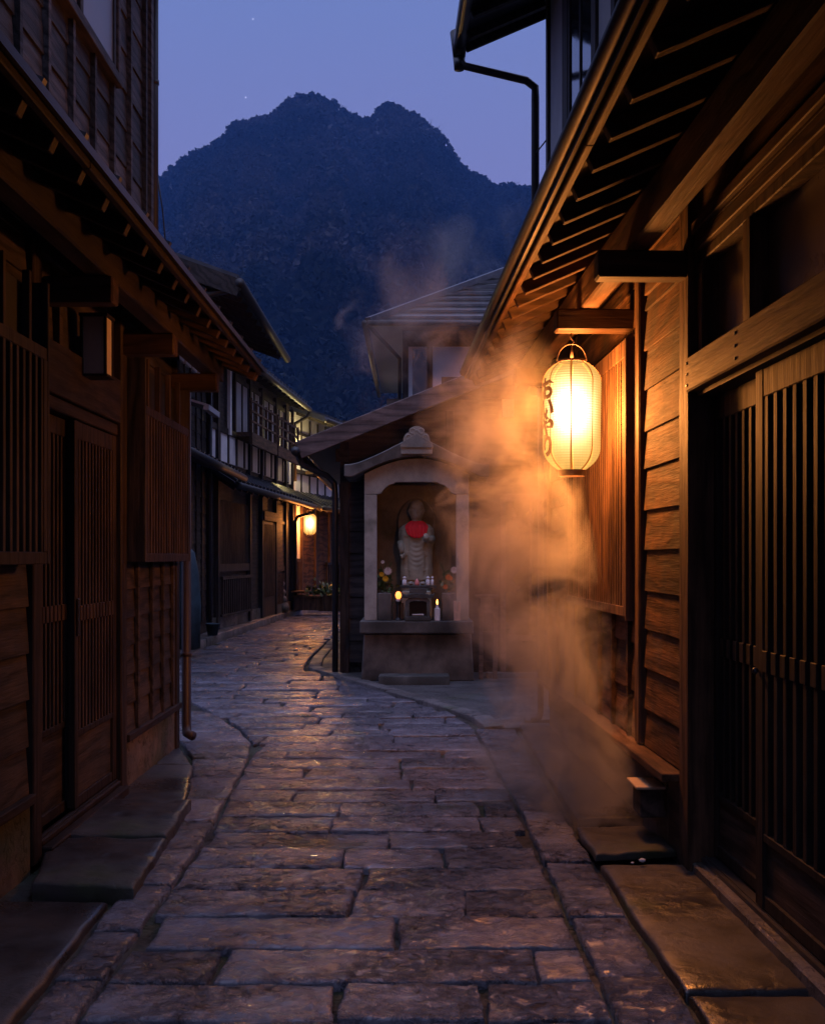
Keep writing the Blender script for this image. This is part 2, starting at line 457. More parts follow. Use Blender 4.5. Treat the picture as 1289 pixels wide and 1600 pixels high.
# raised pavement in front of the far row of houses
lk = [(13.0,-2.98),(15.5,-3.04),(18.5,-2.98),(25,-2.70),(28,-2.0),(31,-1.0)]
sm = MB()
for (ya,xa),(yb,xb) in zip(lk, lk[1:]):
    m_ = max(1, int((yb-ya)/.7))
    for i in range(m_):
        y0 = ya+(yb-ya)*i/m_; y1 = ya+(yb-ya)*(i+1)/m_; x0 = xa+(xb-xa)*i/m_; x1 = xa+(xb-xa)*(i+1)/m_
        stone(sm, [(x0-1.6,y0+.01),(x0-.02,y0+.01),(x1-.02,y1-.01),(x1-1.6,y1-.01)], .10, .16, .12, .004)
tag(sm.build('raised_pavement', M['kerb'], None, smooth=True), 'raised stone pavement before the far houses', kind='structure')

# loose slabs that lie on the ground
def slab(name, label, cat, P, z, th, rot=None, group=None):
    c = Vector((sum(p[0] for p in P)/4, sum(p[1] for p in P)/4, 0))
    mb = MB(); stone(mb, [(p[0]-c.x, p[1]-c.y) for p in P], 0, th, .028, .006, .014, .012, .004)
    o = mb.build(name, M['concrete'], None, smooth=True); o.location = (c.x, c.y, z)
    if rot: o.rotation_euler = rot
    return tag(o, label, cat, group)
slab('step_stone', 'front slab of the raised stone doorstep, the one farther from the brown drainpipe', 'doorstep', [(-1.47,4.46),(-1.06,4.38),(-1.10,5.16),(-1.62,5.18)], .045, .08)
slab('step_stone', 'rear slab of the raised stone doorstep, the one nearer the brown drainpipe', 'doorstep', [(-1.62,5.20),(-1.105,5.18),(-1.14,5.93),(-1.62,5.95)], .05, .08)
slab('drain_cover', 'tilted stone drain slab lying askew where steam pours out by the wall', 'drain cover', [(.775,4.88),(1.15,5.0),(1.11,5.50),(.77,5.44)], .030, .035, (R(-1.6),R(1.2),0))
for i, (x, y, z, r_) in enumerate(((.96,4.82,.03,.012),(.915,4.80,.025,.006))):
    mb = MB(); mb.ball((0,0,0), r_, 8, 5, (1.3,1,.7))
    o = mb.build('pebble', M['plaster'], None, smooth=True); o.location = (x,y,z)
    tag(o, ('larger' if i == 0 else 'smaller') + ' pale pebble lying in front of the tilted drain slab', 'pebble', 'pebbles by the drain slab')

# ------------------------------------------------------------------ mountain + forest
ridge = [(-900,700),(-400,560),(-100,420),(100,350),(232,292),(255,276),(300,241),(330,233),(365,196),(400,186),(428,181),(440,165),(465,153),(490,150),(522,161),(545,178),(568,188),(584,186),(594,168),(607,163),(640,176),(665,190),(690,212),(710,246),(730,269),(750,277),(768,293),(800,291),(838,298),(900,330),(1050,420),(1300,520),(1900,700)]
D0, D1 = 110.0, 560.0
def ter(px, t):
    """height field: px = bearing, t = 0 foot .. 1 ridge"""
    tr = (870-lerp(ridge, px)-7)/1800
    d = D0 + (D1-D0)*t
    gul = noise.noise(Vector((px*.014, t*1.6, 3.1)))*.9 + (.35-abs(noise.noise(Vector((px*.032, t*2.2, 9.1)))))*.9
    tt = tr*(.30 + .70*(t**.8)) if t > 0 else tr*.3
    env = 4*t*(1-t)
    tt += gul*.035*env*min(1, tr*4)
    a = (px-644.5)/1800
    return Vector((a*d, d, 1.3 + tt*d*min(1, .2+t*3)))
pxs = [-900+20*i for i in range(50)] + [100+7*i for i in range(115)] + [905+25*i for i in range(40)]
ts = [i/56 for i in range(57)]
vs = []; fs = []
for t in ts:
    for p in pxs: vs.append(ter(p, t))
for j in (1,2,3):
    for p in pxs:
        q = ter(p, 1.0); vs.append((q.x*(1+.05*j), q.y*(1+.05*j), q.z*(1-.22*j)))
nr = len(pxs)
for j in range(len(ts)+2):
    for i in range(nr-1):
        a = j*nr+i; fs.append((a,a+1,a+nr+1,a+nr))
mm = MB(); mm.add(vs, fs)
M['mountain'] = plain('mountain_soil', (.022,.024,.028), .9, 0, .5, .08, .0)
tag(mm.build('mountain', M['mountain'], None, smooth=True), 'dark wooded mountain rising behind the village', kind='structure')

rng = np.random.default_rng(5)
V = []; F = []
def crown(q, h, w, conifer, n=0, ls=.22):
    n = n or (18 if conifer else 26)
    for i in range(n):
        if conifer:
            u = i/n; rr = w*(1-u)*.6; c = q + Vector((random.gauss(0,rr*.5), random.gauss(0,rr*.5), h*(.1+.9*u))); s_ = w*(.42-.3*u)
        else:
            a = random.uniform(0,2*PI); b = random.uniform(-.3,1); rr = w*.5*math.sqrt(max(.05,1-b*b))*random.uniform(.5,1)
            c = q + Vector((rr*math.cos(a), rr*math.sin(a), h*(.55+.4*b))); s_ = w*ls*random.uniform(.6,1.2)
        n0 = len(V)
        t1 = Vector((random.gauss(0,1),random.gauss(0,.5),random.gauss(0,1))).normalized()*s_
        t2 = Vector((random.gauss(0,1),random.gauss(0,.5),random.gauss(0,1))).normalized()*s_
        V.extend([c-t1, c+t2, c+t1, c-t2*.8]); F.append((n0,n0+1,n0+2,n0+3))
def bare(q, h):
    for i in range(9):
        b = q + Vector((random.gauss(0,.3),0,h*random.uniform(0,.5)))
        e = b + Vector((random.gauss(0,h*.33), random.gauss(0,.5), h*random.uniform(.3,.6)))
        n0 = len(V); w = h*.035
        V.extend([b-Vector((w,0,0)), b+Vector((w,0,0)), e]); F.append((n0,n0+1,n0+2))
        for k in range(3):
            b2 = b + (e-b)*random.uniform(.4,.9); e2 = b2 + Vector((random.gauss(0,h*.18),0,random.uniform(.05,.3)*h))
            n0 = len(V); V.extend([b2-Vector((w*.5,0,0)), b2+Vector((w*.5,0,0)), e2]); F.append((n0,n0+1,n0+2))
for i in range(13000):
    t = random.random()**.8; px = random.uniform(150, 930)
    cl = noise.noise(Vector((px*.012, t*5, 1.7)))
    if t < .05: continue
    q = ter(px, t); con = cl > .12 and t < .9
    if con: crown(q, random.uniform(4.5,7.5), random.uniform(2.2,3.2), True)
    else: crown(q, random.uniform(3,5), random.uniform(3,5), False)
for i in range(620):
    px = random.uniform(180,900); q = ter(px, 1.0)
    if i % 9 == 0: bare(q, random.uniform(2.0,4.6) * (1.2 if noise.noise(Vector((px*.03,0,0))) > 0 else .7))
    else: crown(q-Vector((0,0,.6)), random.uniform(1.8,4.2), random.uniform(2.2,4.2), False, 46, .13)
me = bpy.data.meshes.new('forest'); me.from_pydata(V, [], F)
g = G('forest_foliage'); rnd = g.n('NewGeometry').outputs['Random Per Island']; pn = g.noise(g.obj(), .013, 5, .62)
c = g.ramp(g.math('ADD', g.math('MULTIPLY', rnd, .22), g.math('MULTIPLY', g.rng(pn, .36, .64, 0, 1), .75)), [(.25,(.006,.010,.010)),(.5,(.016,.019,.018)),(.8,(.032,.029,.029))])
me.materials.append(g.pbr(c, .9, spec=.1))
fo = bpy.data.objects.new('forest', me); COL.objects.link(fo)
tag(fo, 'wood of bare and evergreen trees covering the mountain', kind='stuff')
# ------------------------------------------------------------------ near houses
def lapped(mb, o, w, y0, y1, z0, z1, h, lap=.014, th=.016, joint=None, vary=.0):
    """horizontal weatherboards: each leans out at its lower edge"""
    z = z0
    while z < z1-.01:
        hh = min(h*random.uniform(1-vary,1+vary), z1-z)
        ys = [y0] + ([y for y in (joint or []) if y0+.05 < y < y1-.05]) + [y1]
        for a, b in zip(ys, ys[1:]):
            e = random.uniform(0,.004); f = random.uniform(-.003,.003)
            wl = o*(w+lap+e); wu = o*(w+.002)
            p = [(o*(w-.012),a+.001,z+f), (wl,a+.001,z+f), (wl,b-.001,z-f), (o*(w-.012),b-.001,z-f),
                 (o*(w-.012),a+.001,z+hh+.012), (wu,a+.001,z+hh+.010), (wu,b-.001,z+hh+.010), (o*(w-.012),b-.001,z+hh+.012)]
            fs = [(3,2,1,0),(4,5,6,7),(0,1,5,4),(1,2,6,5),(2,3,7,6),(3,0,4,7)]
            if o < 0: fs = [tuple(reversed(q)) for q in fs]
            mb.add(p, fs)
        z += hh
    return mb

def lattice_door(par, o, y0, y1, w0, z0, z1, slatmat, postmat, npitch, sw, panel, band_z, top=.085, far_stile=.06):
    """sliding door leaf: frame + panel, slats, backing"""
    w1 = w0+.035
    f = MB()
    f.box(o*w0,o*w1,y0,y0+.06,z0,z1); f.box(o*w0,o*w1,y1-far_stile,y1,z0,z1)
    f.box(o*w0,o*(w1-.002),y0+.06,y1-far_stile,z1-top,z1-.001); f.box(o*w0,o*(w1-.004),y0+.06,y1-far_stile,z0,z0+.05)
    f.box(o*w0,o*(w1-.002),y0+.06,y1-far_stile,z0+panel,z0+panel+.03)
    d = f.build('door', postmat, par, .003)
    p = MB(); p.box(o*w0,o*(w0+.02),y0+.06,y1-far_stile,z0+.05,z0+panel)
    p.build('door_panel', M['boards_dark_y'] if o < 0 else M['lboards_y'], d)
    s = MB(); y = y0+.06+npitch*.6
    while y < y1-far_stile-sw*.5:
        s.box(o*(w0+.004),o*(w0+.032),y-sw/2,y+sw/2,z0+panel+.03,z1-top); y += npitch
    y = y0+.06+npitch*.6
    while y < y1-far_stile-sw*.5:
        s.box(o*(w0+.032),o*(w0+.040),y-sw/2-.008,y+sw/2+.008,band_z,band_z+.075); y += npitch
    s.build('door_slats', slatmat, d, .002)
    b = MB(); b.box(o*(w0-.02),o*w0,y0+.02,y1-.02,z0+.03,z1-.03); b.build('door_backing', M['void'], d)
    return d

def bay(par, o, y0, y1, w1, z0, z1, pitch, sw, slatmat, postmat, tall=None, closed=None, sill=.05, head=.05):
    """box lattice window standing proud of the wall"""
    f = MB()
    f.box(0,o*w1,y0,y1,z0-sill,z0)
    f.box(o*(w1-.04),o*w1,y0,y1,z1,z1+head)
    f.box(o*(w1-.045),o*(w1+.002),y0-.001,y0+.045,z0,z1); f.box(o*(w1-.045),o*(w1+.002),y1-.045,y1+.001,z0,z1)
    d = f.build('lattice_window', postmat, par, .003)
    e = MB()
    zt = tall or z1+head
    e.box(o*.001,o*(w1+.004),y0-.022,y0-.002,(closed or z0-sill),zt)
    e.build('end_panel', M['dark_z'] if o > 0 else M['post_z'], d, .003)
    e = MB(); e.box(o*.001,o*(w1+.004),y1+.002,y1+.022,z0-sill,zt); e.build('end_panel', M['dark_z'] if o > 0 else M['post_z'], d, .003)
    s = MB(); y = y0+.045+pitch*.6; k = 0
    while y < y1-.05:
        zz = zt if (tall and k % 4 == 0) else z1
        s.box(o*(w1-.032+random.uniform(-.001,.001)),o*(w1-.002),y-sw/2,y+sw/2,z0,zz); y += pitch; k += 1
    s.build('lattice_slats', slatmat, d, .002)
    b = MB(); b.box(0,o*.02,y0,y1,z0,zt); b.build('window_backing', M['void'], d)
    return d

def eaves(par, o, y0, y1, w_out, w_in, z_eave, pitch, spacing, raftmat, fasmat, gutter=True, flip=False):
    """sloping lower roof carried on rafters; z_eave = underside of the rafters at the outer end"""
    rz = lambda w: z_eave + (w_out-w)*pitch
    y = y0+.15
    proto = None
    while y < y1:
        if proto is None:
            r = MB(); r.beam((o*(w_out-.01),0,rz(w_out-.01)+.03), (o*w_in,0,rz(w_in)+.03), .048, .06)
            proto = r.build('rafter', raftmat, par, .003); q = proto
        else:
            q = proto.copy(); COL.objects.link(q)
        q.location = (0,y+random.uniform(-.01,.01),0)
        y += spacing
    s = MB()
    nb = 6
    for i in range(nb):
        a = w_out+.02 - (w_out+.02-w_in)*i/nb; b = w_out+.02 - (w_out+.02-w_in)*(i+1)/nb
        s.add([(o*a,y0,rz(a)+.062),(o*(b+.004),y0,rz(b)+.062),(o*(b+.004),y1,rz(b)+.062),(o*a,y1,rz(a)+.062),
               (o*a,y0,rz(a)+.076),(o*(b+.004),y0,rz(b)+.076),(o*(b+.004),y1,rz(b)+.076),(o*a,y1,rz(a)+.076)],
              [(3,2,1,0),(4,5,6,7),(0,1,5,4),(1,2,6,5),(2,3,7,6),(3,0,4,7)])
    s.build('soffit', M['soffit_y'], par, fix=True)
    f = MB()
    y = y0
    while y < y1-.01:
        yb = min(y+2.9, y1)
        f.box(o*w_out,o*(w_out+.028),y+.002,yb-.002,z_eave+.045,z_eave+.115); y = yb
    f.build('fascia', fasmat, par, .004)
    rt = MB()
    a, b = w_out+.055, w_in-.1
    rt.add([(o*a,y0-.03,rz(a)+.085),(o*b,y0-.03,rz(b)+.085),(o*b,y1+.06,rz(b)+.085),(o*a,y1+.06,rz(a)+.085),
            (o*a,y0-.03,rz(a)+.115),(o*b,y0-.03,rz(b)+.115),(o*b,y1+.06,rz(b)+.115),(o*a,y1+.06,rz(a)+.115)],
           [(3,2,1,0),(4,5,6,7),(0,1,5,4),(1,2,6,5),(2,3,7,6),(3,0,4,7)])
    y = y0+.2
    while y < y1:
        rt.beam((o*a,y,rz(a)+.122),(o*b,y,rz(b)+.122),.03,.02); y += .42
    roof = rt.build('eaves_roof', M['metal'], par, fix=True)
    if gutter:
        gt = MB(); pts = []
        for k in range(9):
            t = PI + PI*k/8; pts.append((w_out+.064+.032*math.cos(t), z_eave+.115+.032*math.sin(t)))
        n = len(pts); vs = []
        for yy in (y0,y1+.05): vs += [(o*px,yy,pz) for px,pz in pts]
        gt.add(vs, [(i,i+1,n+i+1,n+i) for i in range(n-1)])
        go = gt.build('gutter', M['pipe'], par, smooth=True)
        md = go.modifiers.new('thick','SOLIDIFY'); md.thickness = .004

# ---- left house
LH = thing('wooden_house', 'dark timber house with the raised stone doorstep and an unlit box lamp', 'house', (-1.614,0,0))
o = 1; Y1 = 7.84
b = MB(); b.box(-.12,.018,-2,4.82,-.1,.27); b.box(-.12,.018,6.40,Y1,-.1,.27); b.build('foundation', M['foundation'], LH, .006)
b = MB(); b.box(-.06,.045,-2,4.815,.27,.31); b.box(-.06,.045,6.405,Y1+.02,.27,.31); b.build('sill', M['lbeam_y'], LH, .004)
b = MB(); lapped(b,o,0,-2,4.81,.31,1.28,.19, joint=[1.0,3.1], vary=.06); lapped(b,o,0,6.41,7.74,.31,1.28,.165, vary=.05)
for yy in (6.68,7.05,7.36,7.66): b.box(.012,.032,yy-.022,yy+.022,.31,1.27)
lapped(b,o,-.01,-2,4.81,1.28,2.75,.2); lapped(b,o,-.01,6.41,7.74,1.28,2.75,.2)
b.build('wall_siding', M['lboards_y'], LH, .002)
b = MB(); b.box(-6,-.14,-2,Y1,0,2.9); b.box(-6,-.25,-2,7.95,2.9,6.0); b.build('wall', M['dark_y'], LH)
for yy, wd in ((4.875,.11),(6.335,.12),(7.79,.10),(2.2,.11)):
    p = MB(); p.box(-.05,.032,yy-wd/2,yy+wd/2,.0,2.62); p.build('post', M['lpost_z'], LH, .006)
b = MB(); b.box(-.02,.075,4.935,6.27,-.02,.055); b.box(-.02,.03,4.935,6.27,.055,.085); b.build('threshold', M['lbeam_y'], LH, .006)
b = MB(); b.box(.006,.014,4.94,6.26,.085,.091); b.build('door_rail', M['metal'], LH)
lattice_door(LH, o, 4.95, 5.60, -.075, .085, 1.955, M['lslat_z'], M['lpost_z'], .058, .024, .40, 1.0)
d = lattice_door(LH, o, 5.50, 6.27, -.03, .093, 1.955, M['lslat_z'], M['lpost_z'], .058, .024, .34, .99, far_stile=.07)
h = MB(); h.box(.008,.016,5.515,5.545,.92,1.10); h.build('handle', M['black'], d, .003)
b = MB(); b.box(-.08,.012,4.935,6.27,1.96,2.02); b.box(-.05,.03,4.935,6.27,2.025,2.26); b.build('lintel', M['lbeam_y'], LH, .005)
b = MB(); lapped(b,o,-.045,4.935,6.27,2.265,2.62,.36); b.box(-.04,.0,5.28,5.33,2.265,2.6); b.build('transom', M['lboards_y'], LH, .002)
bay(LH, o, 6.44, 7.69, .125, 1.32, 2.10, .072, .028, M['lslat_z'], M['lpost_z'], tall=2.42)
bay(LH, o, 2.4, 4.70, .125, 1.32, 2.10, .072, .028, M['lslat_z'], M['lpost_z'], tall=2.42)
for yy in (2.2,5.07,6.36,7.74):
    a = MB(); a.box(0,.31,yy-.055,yy+.055,2.41,2.525); a.build('bracket_arm', M['rafter_x'], LH, .008)
b = MB(); b.box(.19,.29,-2,8.1,2.527,2.665); b.build('eaves_beam', M['lbeam_y'], LH, .008)
b = MB(); b.box(-.1,.0,-2,8.0,2.63,2.76); b.build('wall_plate', M['lbeam_y'], LH, .006)
eaves(LH, o, -2, 8.12, .525, -.24, 2.535, .44, .30, M['rafter_x'], M['lbeam_y'], gutter=False)
b = MB(); b.beam((.53,8.15,2.60),(-.22,8.15,2.93),.03,.13); b.build('barge_board', M['beam_y'], LH, .004)
# upper storey
b = MB(); lapped(b,o,-.235,-2,7.95,2.85,6.0,.245, lap=.012, joint=[1.9,4.04,6.13], vary=.05)
for i in range(24):
    yy = 7.86-.42*i
    b.box(-.235,-.195,yy-.02,yy+.02,2.85,4.18 if 5.15 < yy < 7.03 else 6.0)
b.box(-.30,-.18,7.93,8.0,2.85,6.0)
b.build('wall_siding', M['burnt_y'], LH, .002)
f = MB()
f.box(-.24,-.165,5.10,7.09,4.18,4.24); f.box(-.24,-.175,7.03,7.085,4.24,5.6); f.box(-.24,-.175,5.10,5.155,4.24,5.6); f.box(-.24,-.18,6.24,6.29,4.24,5.6)
f.box(-.24,-.165,5.10,7.09,5.6,5.66)
wd = f.build('window', M['dark_y'], LH, .004)
f = MB(); f.box(-.21,-.203,6.29,7.03,4.24,5.6); f.box(-.21,-.203,5.155,6.24,4.24,5.6); f.build('pane', M['grey_pane'], wd)
f = MB()
f.box(-.205,-.19,6.30,6.33,4.25,5.59); f.box(-.205,-.19,6.99,7.02,4.25,5.59); f.box(-.205,-.19,6.33,6.99,4.25,4.285)
f.build('sash', M['pipe'], wd, .002)
b = MB(); b.box(-6,.45,-2,8.5,6.0,6.12); b.build('roof', M['metal'], LH)
p = MB(); p.tube([(-.20,8.10,2.78),(-.20,8.10,6.0)], .030, 12); p.tube([(-.20,8.10,4.62),(-.20,8.10,4.65)], .035, 12); p.tube([(-.24,7.96,4.63),(-.20,8.1,4.63)], .006, 6)
p.build('drainpipe', M['pipe'], LH, smooth=True)
p = MB(); p.tube([(.02,8.13,2.5),(.02,8.13,.12),(.03,8.10,.06),(.08,8.06,.045)], .033, 14); p.tube([(.02,8.13,.60),(.02,8.13,.63)], .038, 14)
p.build('drainpipe', M['pipe_brown'], LH, smooth=True)
c = MB(); c.tube([(-.2,8.13,4.1),(-.15,8.14,3.75),(-.12,8.15,3.4),(-.14,8.14,3.1),(-.06,8.13,2.98),(.0,8.1,2.86)], .006, 6)
tag(c.build('cable', M['black'], LH, smooth=True))
# unlit box lamp on the left house
BX = thing('box_lamp', 'unlit paper box lamp in a wooden frame, mounted above the reddish lattice door', 'lamp', (-1.60,5.61,2.17))
b = MB()
for xx in (.0,.115):
    for yy in (-.06,.06): b.box(xx,xx+.014,yy-.007,yy+.007,.012,.29)
b.box(-.004,.135,-.072,.072,.29,.305); b.box(-.004,.135,-.072,.072,0,.012)
b.build('frame', M['lpost_z'], BX, .002)
b = MB(); b.box(.006,.122,-.056,.056,.013,.289); b.build('lamp_shade', M['paper'], BX)
b = MB(); b.box(-.03,-.004,-.02,.02,.1,.2); b.build('bracket', M['black'], BX)

# ---- right house
RH = thing('wooden_house', 'brown cedar-boarded timber house with the large lit paper lantern under its eaves', 'house', (1.295,0,0), math.atan(.0275))
o = -1; Y1 = 8.8
b = MB(); b.box(.12,-.008,5.0,Y1,-.1,.16); b.box(.25,.10,-2,4.7,-.1,.03); b.build('foundation', M['foundation'], RH, .006)
b = MB(); b.box(.03,-.012,4.895,5.15,-.02,.33); b.box(.03,-.016,5.15,Y1,.155,.335); b.build('base_board', M['boards_dark_y'], RH, .005)
b = MB(); b.box(.05,-.105,4.885,Y1+.02,.345,.38); b.build('sill', M['beam_y'], RH, .004)
b = MB(); lapped(b,o,0,4.885,5.60,.385,2.56,.192, lap=.015, th=.02, vary=.08)
b.build('wall_siding', M['boards_y'], RH, .002)
b = MB(); lapped(b,o,0,5.72,Y1,.385,1.06,.23, joint=[6.85,7.9], vary=.05)
for yy in (5.92,6.33,6.73,7.13,7.53,7.93,8.33,8.7): b.box(0,-.034,yy-.02,yy+.02,.385,1.0)
lapped(b,o,-.005,5.72,7.7,1.06,2.75,.2); lapped(b,o,0,7.62,Y1,1.06,2.75,.2)
lapped(b,o,0,4.885,5.60,2.565,2.80,.2); 
b.build('wall_siding', M['boards_y'], RH, .002)
b = MB(); b.box(6,.16,-2,Y1,0,2.9); b.box(.16,.03,4.9,Y1,0,2.9); b.box(6,.03,-2,8.95,2.9,5.9); b.box(.16,.09,-2,3.2,0,2.1); b.build('wall', M['dark_y'], RH)
b = MB(); lapped(b,o,-.08,-2,3.2,.03,2.0,.2); b.build('wall_siding', M['boards_dark_y'], RH, .002)
for yy, wd, ww in ((4.808,.15,.034),(5.665,.10,.04),(8.76,.1,.03),(1.6,.12,.03)):
    p = MB(); p.box(.10,-ww,yy-wd/2,yy+wd/2,.0 if yy < 5 else .385,2.80); p.build('post', M['post_z'], RH, .008)
b = MB(); b.box(.10,-.02,-2,4.73,-.05,.048); b.build('threshold', M['kerb'], RH, .008)
b = MB(); b.box(.10,.02,-2,4.73,.05,.066); b.box(.042,.034,-2,4.73,.066,.072); b.build('door_rail', M['metal'], RH)
d = lattice_door(RH, o, 4.0, 4.73, -.105, .075, 1.955, M['door_z'], M['door_z'], .082, .032, .235, .90, top=.10, far_stile=.035)
d = lattice_door(RH, o, 3.05, 4.08, -.065, .075, 1.955, M['door_z'], M['door_z'], .090, .034, .235, .90, top=.10, far_stile=.075)
h = MB(); h.ball((.018,4.045,.90),.012,10,7); h.build('lock', M['metal'], d, smooth=True)
lattice_door(RH, o, 2.1, 3.1, -.105, .075, 1.955, M['slat_z'], M['post_z'], .090, .034, .235, .90, top=.10)
b = MB(); b.box(.08,-.045,-2,4.735,1.975,2.115); b.build('lintel', M['beam_y'], RH, .006)
for zz in (2.0,2.045,2.09):
    for yy in (4.715,4.07):
        n_ = MB(); n_.tube([(-.044,yy,zz),(-.049,yy,zz)], .006, 8); n_.build('nail_head', M['black'], RH)
b = MB(); b.box(.10,.0,-2,4.73,1.957,1.974); b.build('door_head', M['dark_y'], RH)
f = MB()
for yy in (4.69,4.09,3.2,2.2): f.box(.10,.0,yy-.04,yy+.04,2.117,2.50)
f.box(.10,.006,-2,4.73,2.50,2.545)
wd = f.build('transom_window', M['post_z'], RH, .004)
f = MB(); f.box(.075,.07,-2,4.66,2.117,2.50); f.build('pane', M['glass_warm_reflection'], wd)
b = MB()
b.box(.10,-.012,-2,4.73,2.547,2.60); b.box(.10,-.026,-2,4.73,2.62,2.665); b.box(.10,-.008,-2,4.73,2.602,2.618); b.box(.10,0,-2,4.73,2.667,2.93)
b.build('head_moulding', M['beam_y'], RH, .004)
bay(RH, o, 5.745, 7.57, .078, 1.05, 2.30, .062, .030, M['slat_z'], M['post_z'], closed=.98, head=.09)
for yy in (4.808,5.93,7.75,1.6):
    a = MB(); a.box(.0,-.40,yy-.055,yy+.055,2.455,2.565); a.build('bracket_arm', M['rafter_x'], RH, .008)
b = MB(); b.box(-.185,-.275,-2,8.9,2.567,2.735); b.build('eaves_beam', M['beam_y'], RH, .008)
b = MB(); b.box(.06,-.02,4.885,8.9,2.80,2.93); b.build('wall_plate', M['beam_y'], RH, .006)
eaves(RH, o, -2, 8.82, .595, -.05, 2.605, .44, .305, M['rafter_x'], M['beam_y'])
b = MB(); b.beam((-.60,8.85,2.67),(.05,8.85,2.955),.03,.13); b.build('barge_board', M['beam_y'], RH, .004)
# upper storey of the right house: plaster between posts
b = MB(); b.box(.03,-.0,-2,8.93,2.9,5.9); b.build('plaster_wall', M['plaster_blue'], RH)
for yy, w_ in ((8.86,.10),(8.0,.22),(6.9,.08),(6.35,.10),(5.2,.10),(3.9,.10)):
    p = MB(); p.box(.02,-.022,yy-w_/2,yy+w_/2,2.9,5.85); p.build('post', M['dark_z'], RH, .004)
f = MB(); f.box(.0,-.02,6.95,7.88,3.3,3.37); f.box(.0,-.018,6.95,7.02,3.37,5.4); f.box(.0,-.018,7.82,7.88,3.37,5.4); f.box(0,-.016,7.40,7.44,3.37,5.4)
wd = f.build('window', M['dark_z'], RH, .003)
f = MB(); f.box(-.003,-.008,7.02,7.82,3.37,5.4); f.build('pane', M['glass'], wd)
# upper eaves
b = MB()
z0 = 5.45
b.add([(-.62,-2,z0),(.4,-2,z0+.45),(.4,9.35,z0+.45),(-.62,9.35,z0),(-.62,-2,z0+.06),(.4,-2,z0+.51),(.4,9.35,z0+.51),(-.62,9.35,z0+.06)],
      [(3,2,1,0),(4,5,6,7),(0,1,5,4),(1,2,6,5),(2,3,7,6),(3,0,4,7)])
b.add([(.4,-2,z0+.45),(6,-2,z0+2.4),(6,9.35,z0+2.4),(.4,9.35,z0+.45),(.4,-2,z0+.51),(6,-2,z0+2.46),(6,9.35,z0+2.46),(.4,9.35,z0+.51)],
      [(3,2,1,0),(4,5,6,7),(0,1,5,4),(1,2,6,5),(2,3,7,6),(3,0,4,7)])
b.build('roof', M['metal'], RH, fix=True)
b = MB(); b.beam((-.63,9.36,z0+.02),(1.6,9.36,z0+1.0),.04,.17); b.build('barge_board', M['dark_y'], RH, .004)
b = MB(); b.beam((-.60,0,z0-.03),(.0,0,z0+.235),.05,.06); b = b.build('rafter', M['dark_y'], RH)
for i in range(30):
    q = b if i == 0 else b.copy()
    if i: COL.objects.link(q)
    q.location = (0,-1.6+.37*i,0)
gt = MB(); gt.tube([(-.66,-2,z0+.0),(-.66,9.42,z0-.0)], .05, 12); gt.tube([(-.66,9.36,z0+.1),(-.66,9.36,z0-.1)], [.075,.05], 12); gt.tube([(-.66,9.37,z0-.1),(-.66,9.37,z0-.2)], [.05,.04], 12)
gt.build('gutter', M['black'], RH, smooth=True)
p = MB(); p.tube([(-.66,9.36,z0-.12),(-.62,9.36,z0-.17),(-.12,9.32,z0-.30),(-.05,9.31,z0-.36),(-.05,9.30,z0-.45),(-.05,9.30,2.6)], .032, 12); p.tube([(-.05,9.3,4.55),(0,8.95,4.55)], .006, 6)
p.build('drainpipe', M['pipe'], RH, smooth=True)
p = MB(); p.tube([(-.06,8.92,2.6),(-.06,8.92,.10),(-.08,8.90,.05),(-.13,8.86,.045)], .024, 12); p.tube([(-.06,8.92,1.2),(-.06,8.92,1.24)], .03, 12)
p.build('drainpipe', M['pipe'], RH, smooth=True)
# small wooden steam outlet under the sill
VB = thing('vent_box', 'small square wooden outlet box with a pale lid, under the sill beside the steam', 'vent box', (1.13,5.30,.22))
b = MB(); b.box(-.10,.07,-.09,.09,-.10,.03); b.build('box', M['boards_dark_y'], VB, .004)
b = MB(); b.box(-.125,.07,-.115,.115,.031,.044); b.build('lid', M['lid'], VB, .003)

